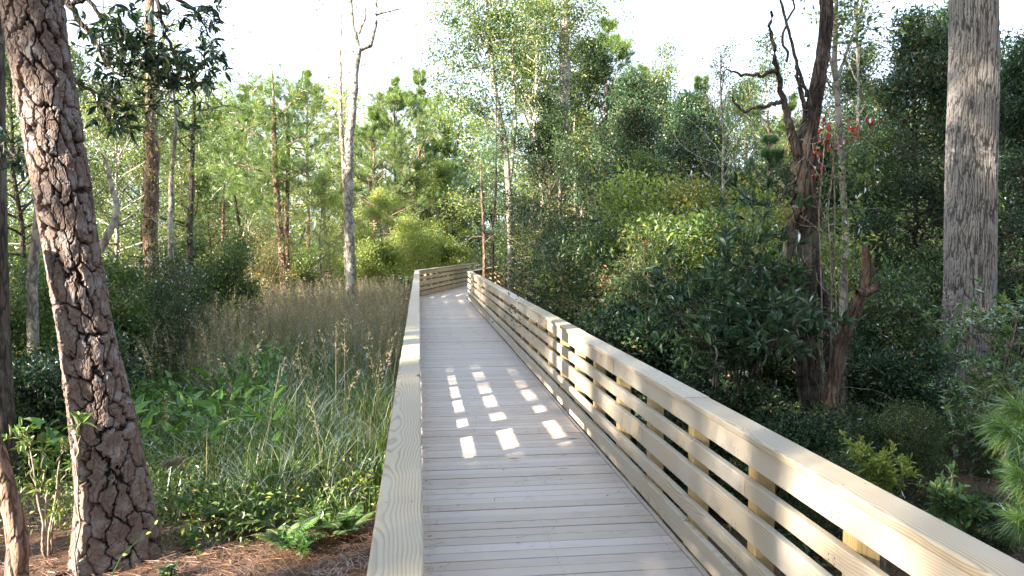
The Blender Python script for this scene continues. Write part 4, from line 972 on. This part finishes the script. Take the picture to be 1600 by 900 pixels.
# trees outside the frame, sunward: they shade the boardwalk
off = [('pineB', -8.5, -6.5, 13), ('everB', -14, 3.2, 11), ('broadA', -12, -10, 12), ('everB', -14, -5.0, 12, .44), ('pineB', -20, -6.8, 24), ('everA', -10, -2.2, 9.5, .55), ('sparseB', -8.5, -2.6, 12), ('everB', -17, 6, 13), ('broadA', -18, 1, 15), ('broadB', -19, -14, 15), ('broadA', -8, -14, 13), ('broadB', -24, -1, 16),
       ('pineB', -9.3, 1.7, 18), ('pineB', -9.8, -3.9, 18),
       ('pineB', 1.0, -8, 16), ('pineC', 8, -6, 17), ('broadE', 8, 0, 14), ('broadE', 13, 4, 16), ('everA', 5, -13, 16), ('broadE', -3, -13, 16), ('broadE', 14, -4, 18), ('everB', 18, 10, 16), ('pineB', 5, -3, 18), ('pineB', -5.5, 9, 19)]
for pn, x, y, H, *wd in off:
    plant({'p': 'pine_tree', 'b': 'broadleaf_tree', 'e': 'evergreen_tree', 's': 'hardwood_tree'}[pn[0]], pn, x, y, H, 'forest tree standing outside the view and shading the boardwalk', 'tree', group='trees around the viewpoint', wide=wd[0] if wd else 1.0)
# ================================================================== FAR WOODLAND
def far_wood():
    rng = np.random.default_rng(90); cb = MB(); tb = MB()
    n = 330
    for i in range(n):
        th = R(rng.uniform(-58, 62)); d = rng.uniform(38, 70)
        x, y = math.sin(th) * d, math.cos(th) * d
        if y < 18: continue
        base = G(x, y); big = rng.random() < .7
        H = rng.uniform(7, 11.5) * (d / 46) if big else rng.uniform(2.5, 5); 
        
        w_ = H * rng.uniform(.22, .34); m_ = 1500 if big else 700
        # layered clumps
        k = 26; cc = np.stack([rng.normal(0, w_ * .6, k), rng.normal(0, w_ * .6, k), rng.uniform(.12, 1, k) * H], 1)
        cc[:, :2] *= (1.15 - cc[:, 2:3] / H * .8)
        p = np.repeat(cc, m_ // k, 0); p = p + rng.normal(0, 1, p.shape) * [.6, .6, .4]; q = len(p)
        v = np.clip(rng.beta(2, 2) * .6 + .2 + rng.normal(0, .15, q), 0, 1)
        leaves(cb, p + [x, y, base], norm(rng.normal(0, 1, (q, 3))), norm(rng.normal(0, .6, (q, 3)) + [0, 0, .8]), .24 * rng.uniform(.5, 1.3, q), .5, 'oval', v, rng, 1 if rng.random() < .45 else 0)
        tube(tb, np.array([[x, y, base - .1], [x + rng.normal(0, .2), y, base + H * .5], [x + rng.normal(0, .3), y, base + H * .95]]), [.14, .09, .03], 5)
    me = MB(); o = cb.build('distant_woodland', [M['broad'], M['light']], kind='stuff')
    o2 = tb.build('distant_trunks', M['b_dark'], kind='stuff')
far_wood()
# ================================================================== UNDERGROWTH of small leaves over the forest floor
def region_points(rng, n, x0, x1, y0, y1, keep):
    P = []
    while len(P) < n:
        x = rng.uniform(x0, x1, n); y = rng.uniform(y0, y1, n); m = keep(x, y); P += list(np.c_[x[m], y[m]])
    return np.array(P[:n])
def undergrowth():
    rng = np.random.default_rng(91); cb = MB()
    # right side
    def kr(x, y):
        d = x - np.where(y < 24, 2.0, 2.4 + (y - 24) * .29)
        return (d > 0) & (vnoise(x * .8, y * .8, 4) > np.where(y < 9, .12, .2))
    P = region_points(rng, 6500, 1.7, 24, 1.5, 36, kr)
    h = .15 + .75 * vnoise(P[:, 0] * .7, P[:, 1] * .7, 8) * sst(3, 9, P[:, 1]) + .15
    c = np.c_[P, gz(P[:, 0], P[:, 1]) + h * rng.uniform(.1, 1, len(P))]
    cluster_leaves(cb, rng, c, norm(rng.normal(0, 1, c.shape) + [0, 0, .6]), 16, .14, .085, .45, vs=.2)
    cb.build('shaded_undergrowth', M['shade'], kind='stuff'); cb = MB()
    # left side beyond and beside the marsh
    def kl(x, y): return ((y > 25) | (x < -3.2 - (y - 6) * .12) & (y > 8.3)) & (x < np.where(y < 25, -.9, -1.0 + (y - 25) * .28)) & (vnoise(x * .8, y * .8, 4) > .25)
    P = region_points(rng, 4200, -22, 5, 8, 37, kl)
    h = .2 + .9 * vnoise(P[:, 0] * .7, P[:, 1] * .7, 8)
    c = np.c_[P, gz(P[:, 0], P[:, 1]) + h * rng.uniform(.1, 1, len(P))]
    cluster_leaves(cb, rng, c, norm(rng.normal(0, 1, c.shape) + [0, 0, .6]), 16, .16, .09, .45, vs=.2)
    cb.build('undergrowth', M['shade'], kind='stuff')  # left understorey also takes the shade-darkened leaf colour
undergrowth()
# ================================================================== MARSH GRASS
def blades(mb, rng, base, L, w, lean, curve, v, seg=4):
    n = len(base); az = rng.uniform(0, 6.283, n); dx = np.c_[np.cos(az), np.sin(az), np.zeros(n)]
    side = np.c_[-np.sin(az), np.cos(az), np.zeros(n)]
    fz = rng.uniform(-.6, .6, n)[:, None]; side = norm(side + dx * fz)
    L = np.asarray(L); V = []
    ang = lean.copy(); p = base.copy(); st = (L / seg)[:, None]
    for i in range(seg + 1):
        ww = (w * (1 - (i / seg) ** 1.6) * (.6 + .4 * min(1, i * 2)))[:, None]
        if i == seg: V.append(p)
        else: V += [p - side * ww / 2, p + side * ww / 2]
        p = p + (dx * np.sin(ang)[:, None] + np.array([0, 0, 1.0]) * np.cos(ang)[:, None]) * st
        ang = ang + curve / seg
    k = 2 * seg + 1; Vv = np.stack(V, 1); b = (np.arange(n) * k)[:, None]
    q = np.concatenate([b + [2 * i, 2 * i + 1, 2 * i + 3, 2 * i + 2] for i in range(seg - 1)]); tr = b + [2 * seg - 2, 2 * seg - 1, 2 * seg]
    n0 = mb.n; mb.add(Vv.reshape(-1, 3), q, v=np.repeat(v, k))
    mb.lp.append((tr + n0).ravel()); mb.sz.append(np.full(len(tr), 3)); mb.mi.append(np.zeros(len(tr), int))
def marsh():
    rng = np.random.default_rng(92); gb = MB()
    keep = lambda x, y: (x < -.32) & (x > -2.2 - (y - 5.6) * .42) & (y > 5.9 + np.clip(-x - 1.2, 0, 3) * .35)
    P = region_points(rng, 24000, -10, -.3, 5.9, 26, keep)
    # denser near
    P2 = region_points(rng, 6000, -4.2, -.3, 5.9, 11, keep); P = np.r_[P, P2]; n = len(P)
    cl = vnoise(P[:, 0] * 1.6, P[:, 1] * 1.6, 2); c2 = vnoise(P[:, 0] * .5, P[:, 1] * .5, 6)
    far = sst(8, 14, P[:, 1]); edge = sst(5.8, 7.4, P[:, 1])
    L = (.30 + .62 * cl + .25 * far) * rng.uniform(.55, 1.15, n) * (.55 + .45 * edge)
    b = np.c_[P, gz(P[:, 0], P[:, 1]) - .02]
    v = np.clip(-.06 + .55 * rng.beta(2, 2.5, n) + .2 * c2 + .1 * far + (rng.random(n) < .10) * .4, 0, 1)
    wd = np.where(rng.random(n) < .3, rng.uniform(.014, .024, n), rng.uniform(.006, .012, n))
    blades(gb, rng, b, L, wd, np.abs(rng.normal(.12, .12, n)), rng.gamma(2, .45, n), v)
    Pd = region_points(rng, 3000, -9, -.3, 5.9, 20, keep); m = len(Pd)      # bent dead stems and thatch
    blades(gb, rng, np.c_[Pd, gz(Pd[:, 0], Pd[:, 1])], rng.uniform(.35, .95, m), rng.uniform(.006, .012, m), np.abs(rng.normal(.35, .3, m)), rng.gamma(2, .7, m), rng.uniform(.82, 1, m))
    gb.build('marsh_grass', M['grassg'], kind='stuff')
    # stalks with feathery seed heads
    sb = MB(); keep2 = lambda x, y: keep(x, y) & (rng.random(len(x)) < .05 + .95 * sst(8.5, 13, y)) & (vnoise(x * .45 + 3, y * .45, 12) > .28)
    P = region_points(rng, 5600, -10, -.3, 6.5, 25, keep2); n = len(P)
    b = np.c_[P, gz(P[:, 0], P[:, 1])]; H = rng.uniform(.85, 1.45, n)
    az = rng.uniform(0, 6.283, n); lean = rng.uniform(.02, .28, n); dirv = np.c_[np.cos(az) * lean, np.sin(az) * lean, np.ones(n)]; dirv = norm(dirv)
    tip = b + dirv * H[:, None]; s = norm(np.cross(dirv, rng.normal(0, 1, (n, 3)))) * .0035
    V = np.stack([b - s, b + s, tip + s * .5, tip - s * .5], 1); sb.add(V.reshape(-1, 3), np.arange(4 * n).reshape(-1, 4), v=np.repeat(rng.uniform(.0, .5, n), 4))
    m = 30; droop = np.c_[np.cos(az), np.sin(az), np.zeros(n)]
    f = rng.uniform(-.32, .06, (n, m, 1)); pos = tip[:, None] + dirv[:, None] * f + droop[:, None] * np.clip(f + .2, 0, 1) ** 1.5 * .35
    pos = (pos + rng.normal(0, .014, pos.shape)).reshape(-1, 3); dd = norm(np.repeat(dirv + droop * .5, m, 0) + rng.normal(0, .55, (n * m, 3)))
    leaves(sb, pos, dd, rng.normal(0, 1, (n * m, 3)), .035 * rng.uniform(.6, 1.6, n * m), .2, 'oval', np.clip(np.repeat(rng.uniform(.2, .9, n), m) + rng.normal(0, .1, n * m), 0, 1), rng)
    sb.build('grass_seed_heads', M['seed'], kind='stuff')
    # arum-like broad leaves in the left of the marsh
    ab = MB(); kp = lambda x, y: (x < -1.2 - (y - 7) * .18) & (x > -2.6 - (y - 5.6) * .5) & (y > 7.0) & (vnoise(x * .9, y * .9, 33) > .3)
    P = region_points(rng, 1900, -9, -1.2, 6.8, 15, kp); n = len(P); hh = rng.uniform(.25, .75, n)
    b = np.c_[P, gz(P[:, 0], P[:, 1])]; az = rng.uniform(0, 6.283, n); d = np.c_[np.cos(az), np.sin(az), rng.uniform(.1, 1.2, n)]
    leaves(ab, b + np.c_[np.zeros((n, 2)), hh], norm(d), norm(np.c_[np.cos(az) * -.5, np.sin(az) * -.5, np.ones(n)] + rng.normal(0, .3, (n, 3))), rng.uniform(.08, .22, n), .42, 'heart', None, rng)
    V = np.stack([b + [.004, 0, 0], b - [.004, 0, 0], b + np.c_[np.zeros((n, 2)), hh]], 1); ab.add(V.reshape(-1, 3), np.arange(3 * n).reshape(-1, 3), v=np.full(3 * n, .4))
    ab.build('broad_marsh_plants', M['arum'], kind='stuff')
    # low herbs and small leaves between grass and pine straw
    hb = MB(); kh = lambda x, y: (x < -.4) & (y > 5.5 + .2 * np.abs(x + 1.6)) & (y < 9) & (vnoise(x * 1.3, y * 1.3, 21) > .42)
    P = region_points(rng, 1100, -4.8, -.3, 5.5, 9, kh); c = np.c_[P, gz(P[:, 0], P[:, 1]) + rng.uniform(.03, .32, len(P))]
    cluster_leaves(hb, rng, c, norm(rng.normal(0, 1, c.shape) + [0, 0, .6]), 10, .06, .05, .42); hb.build('low_herbs', M['broad'], kind='stuff')
marsh()
# ferns
def fern(label, x, y, n=9, L=.42, seed=1, m='fern'):
    rng = np.random.default_rng(seed); z = G(x, y); t = thing('fern', label, 'fern', (x, y, z)); fb = MB(); sb = MB()
    for k in range(n):
        az = k * 6.283 / n + rng.normal(0, .3); Lk = L * rng.uniform(.7, 1.15); s = np.linspace(0, 1, 24)
        el = rng.uniform(.9, 1.25) - s * rng.uniform(.9, 1.4); dz = np.cumsum(np.sin(el)) * Lk / 24; dr = np.cumsum(np.cos(el)) * Lk / 24
        P = np.c_[np.cos(az) * dr, np.sin(az) * dr, dz]; tube(sb, P, np.linspace(.003, .001, 24), 4)
        T_ = norm(np.gradient(P, axis=0)); side = norm(np.cross(T_, [0, 0, 1.0]))
        for sg in (-1, 1):
            i = np.arange(3, 24); ln = np.sin(np.clip((s[i] * .92 + .1), 0, 1) * np.pi) ** .8 * Lk * .26
            leaves(fb, P[i], norm(side[i] * sg + T_[i] * .35 + [0, 0, -.1]), np.cross(side[i], T_[i]) + rng.normal(0, .1, (len(i), 3)), np.maximum(ln, .01), .26, 'oval', np.clip(rng.normal(.5, .15, len(i)), 0, 1), rng)
    sb.build('stem', M['b_twig'], t); fb.build('frond', M[m], t)
for k, (lab, px_, py_, d, n, L) in enumerate((
   ('bright fern clump at the bottom beside the left railing', 450, 862, 5.45, 12, .32), ('fern growing behind the bright one near the railing', 505, 845, 5.7, 10, .34),
   ('fern hugging the left railing at the bottom', 545, 850, 5.65, 9, .30), ('shaded fern right of the fallen log', 320, 800, 6.2, 10, .42),
   ('shaded fern below the broad marsh leaves', 265, 760, 6.9, 10, .4), ('small fern between the grass and the pine straw', 390, 830, 5.9, 9, .34), ('shaded fern left of the tall grass', 350, 760, 6.7, 9, .4))):
    q = at(px_, py_, d); fern(lab, q[0], d, n, L, 100 + k)
def herb(label, px_, d, H, seed, m='arum', L=.055, name='seedling'):
    rng = np.random.default_rng(seed); q = at(px_, 860, d); x, y = q[0], q[1]; t = thing(name, label, 'small plant', (x, y, G(x, y) - .01)); sb = MB(); e = []; dd = []
    for k in range(5):
        B = bend(rng, (0, 0, 0), (rng.normal(0, .35), rng.normal(0, .35), 1), H * rng.uniform(.6, 1), 6, .12); tube(sb, B, np.linspace(.003, .0015, 7), 4)
        for i in range(2, 7): e += [B[i]] * 4
    e = np.array(e); n = len(e); az = rng.uniform(0, 6.28, n); fb = MB()
    leaves(fb, e, np.c_[np.cos(az), np.sin(az), rng.uniform(0, .7, n)], np.array([[0, 0, 1.0]]) + rng.normal(0, .3, (n, 3)), L * rng.uniform(.6, 1.2, n), .42, 'big', None, rng)
    sb.build('stem', M['b_twig'], t); fb.build('foliage', M[m], t)
herb('bright seedling with oval leaves between the ferns at the bottom', 470, 5.3, .24, 130)
herb('small leafy seedling on the pine straw right of the big pine', 298, 5.6, .2, 131)
herb('tiny dark green plant at the foot of the big pine', 262, 5.1, .1, 132, 'ever')
# arching grass with a tan plume over the ferns
def arch():
    rng = np.random.default_rng(140); b = at(372, 800, 5.9); b[2] = G(b[0], b[1]); t = thing('arching_grass', 'arching grass stalk with a drooping tan plume above the ferns', 'grass stalk', b); m = MB()
    P = loc(b, [b, at(360, 740, 5.85), at(330, 712, 5.8), at(290, 715, 5.7), at(262, 722, 5.65)]); s = np.arange(5); tt = np.linspace(0, 4, 24)
    Q = np.stack([np.interp(tt, s, P[:, k]) for k in range(3)], 1); tube(m, Q, np.linspace(.003, .0012, 24), 4); m.build('stem', M['b_twig'], t, True)
    c = MB(); i = rng.integers(18, 24, 160); leaves(c, Q[i] + rng.normal(0, .012, (160, 3)), norm(np.array([[-.9, 0, -.8]]) + rng.normal(0, .4, (160, 3))), rng.normal(0, 1, (160, 3)), .05, .13, 'oval', None, rng); c.build('plume', M['seed'], t)
arch()
# fallen wood
def log(name, label, pts, r, m='b_grey', seed=1, cat='log'):
    b = at(*pts[0]); b[2] = G(b[0], b[1]); t = thing(name, label, cat, b); rng = np.random.default_rng(seed); mb = MB()
    P = []
    for p_ in pts: q = at(*p_); q[2] = G(q[0], q[1]) + r * .8; P.append(q)
    P = loc(b, P); s = np.arange(len(P)); tt = np.linspace(0, len(P) - 1, 14); Q = np.stack([np.interp(tt, s, P[:, k]) for k in range(3)], 1) + rng.normal(0, r * .15, (14, 3))
    tube(mb, Q, r * rng.uniform(.75, 1.1, 14), 9); mb.build('log_body', M[m], t, True)
log('fallen_log', 'pale fallen log partly hidden by plants right of the big pine base', [(222, 810, 6.3), (245, 785, 6.7), (262, 775, 7.1)], .06)
log('fallen_branch', 'bleached stick lying on the pine straw at the bottom', [(285, 892, 4.9), (310, 893, 4.95), (335, 905, 4.8)], .012, cat='stick', seed=2)
log('fallen_branch', 'curved fallen stick at the bottom left corner', [(0, 868, 5.0), (60, 850, 5.2), (110, 846, 5.3)], .014, 'b_dead', 3, 'stick')
handtree('dead_stump', 'narrow broken stub of pale wood beside the big pine trunk', 'stump', (205, 770, 6.6), [([(205, 770, 6.6), (204, 690, 6.6), (199, 640, 6.6), (198, 618, 6.6)], [.045, .04, .035, .012])], 'b_grey', None, seed=12)
def green_vine():
    b = at(175, 900, 4.7); b[2] = G(b[0], b[1]); t = thing('green_vine', 'thin pale green vine arching over the foot of the big pine', 'vine', b); m = MB()
    Q = loc(b, [at(*p_) for p_ in ((175, 900, 4.7), (190, 868, 4.8), (212, 848, 4.85), (228, 835, 4.9), (242, 820, 5.0))]); s = np.arange(5); tt = np.linspace(0, 4, 20)
    tube(m, np.stack([np.interp(tt, s, Q[:, k]) for k in range(3)], 1), np.linspace(.004, .002, 20), 5)
    c = MB(); leaves(c, Q[[1, 3, 4]], np.array([[1, 0, .2], [1, 0, .5], [.5, 0, 1.0]]), np.array([[0, -1, 1.0]] * 3), .035, .5, 'big', np.array([.8, .8, .9])); m.build('stem', M['arum'], t, True); c.build('foliage', M['light'], t)
green_vine()
# pine straw and dead leaves on the near ground
def straw():
    rng = np.random.default_rng(150); sb = MB(); n = 26000
    x = rng.uniform(-5.5, -.2, n); y = rng.uniform(3.2, 7.2, n); k = vnoise(x * 3, y * 3, 9) > .25; x, y = x[k], y[k]; n = len(x)
    az = rng.uniform(0, 6.283, n); L = rng.uniform(.08, .2, n); b = np.c_[x, y, gz(x, y) + rng.uniform(.004, .03, n)]
    d = norm(np.c_[np.cos(az), np.sin(az), rng.normal(0, .12, n)]); s = np.c_[-np.sin(az), np.cos(az), np.zeros(n)] * .0017
    e = b + d * L[:, None]; V = np.stack([b - s, b + s, e + s * .4 + [0, 0, .002], e - s * .4], 1)
    sb.add(V.reshape(-1, 3), np.arange(4 * n).reshape(-1, 4), v=np.repeat(rng.beta(2, 2, n), 4)); sb.build('pine_straw', M['straw'], kind='stuff')
    lb = MB(); n = 9000; x = np.r_[rng.uniform(-6, -.2, n // 2), rng.uniform(1.7, 10, n // 2)]; y = rng.uniform(2, 13, n)
    p = np.c_[x, y, gz(x, y) + rng.uniform(.004, .03, n)]; leaves(lb, p, norm(np.c_[rng.normal(0, 1, (n, 2)), rng.normal(0, .2, n)]), np.array([[0, 0, 1.0]]) + rng.normal(0, .35, (n, 3)), rng.uniform(.03, .085, n), .45, 'oval', None, rng)
    lb.build('leaf_litter', M['litter'], kind='stuff')
straw()
# far metal fence at the end of the walk
def gate():
    q = at(735, 400, 44); t = thing('metal_fence', 'small grey metal fence panel glimpsed beyond the end of the boardwalk', 'fence', (q[0] - 1, q[1], G(q[0], q[1]))); m = plain('galvanised_steel', (.5, .52, .54), .4)
    mb = MB()
    for i in range(3): board(mb, (i * 1.5, 0, 0), (i * 1.5, 0, 1.9), (1, 0, 0), (0, 1, 0), .06, .06, .01, mi=0)
    mb.build('post', m, t); mb = MB()
    for z in (.3, .7, 1.1, 1.5, 1.85): board(mb, (0.03, .05, z), (2.97, .05, z), (0, 1, 0), (0, 0, 1), .03, .03, .005)
    mb.build('rail', m, t)
gate()
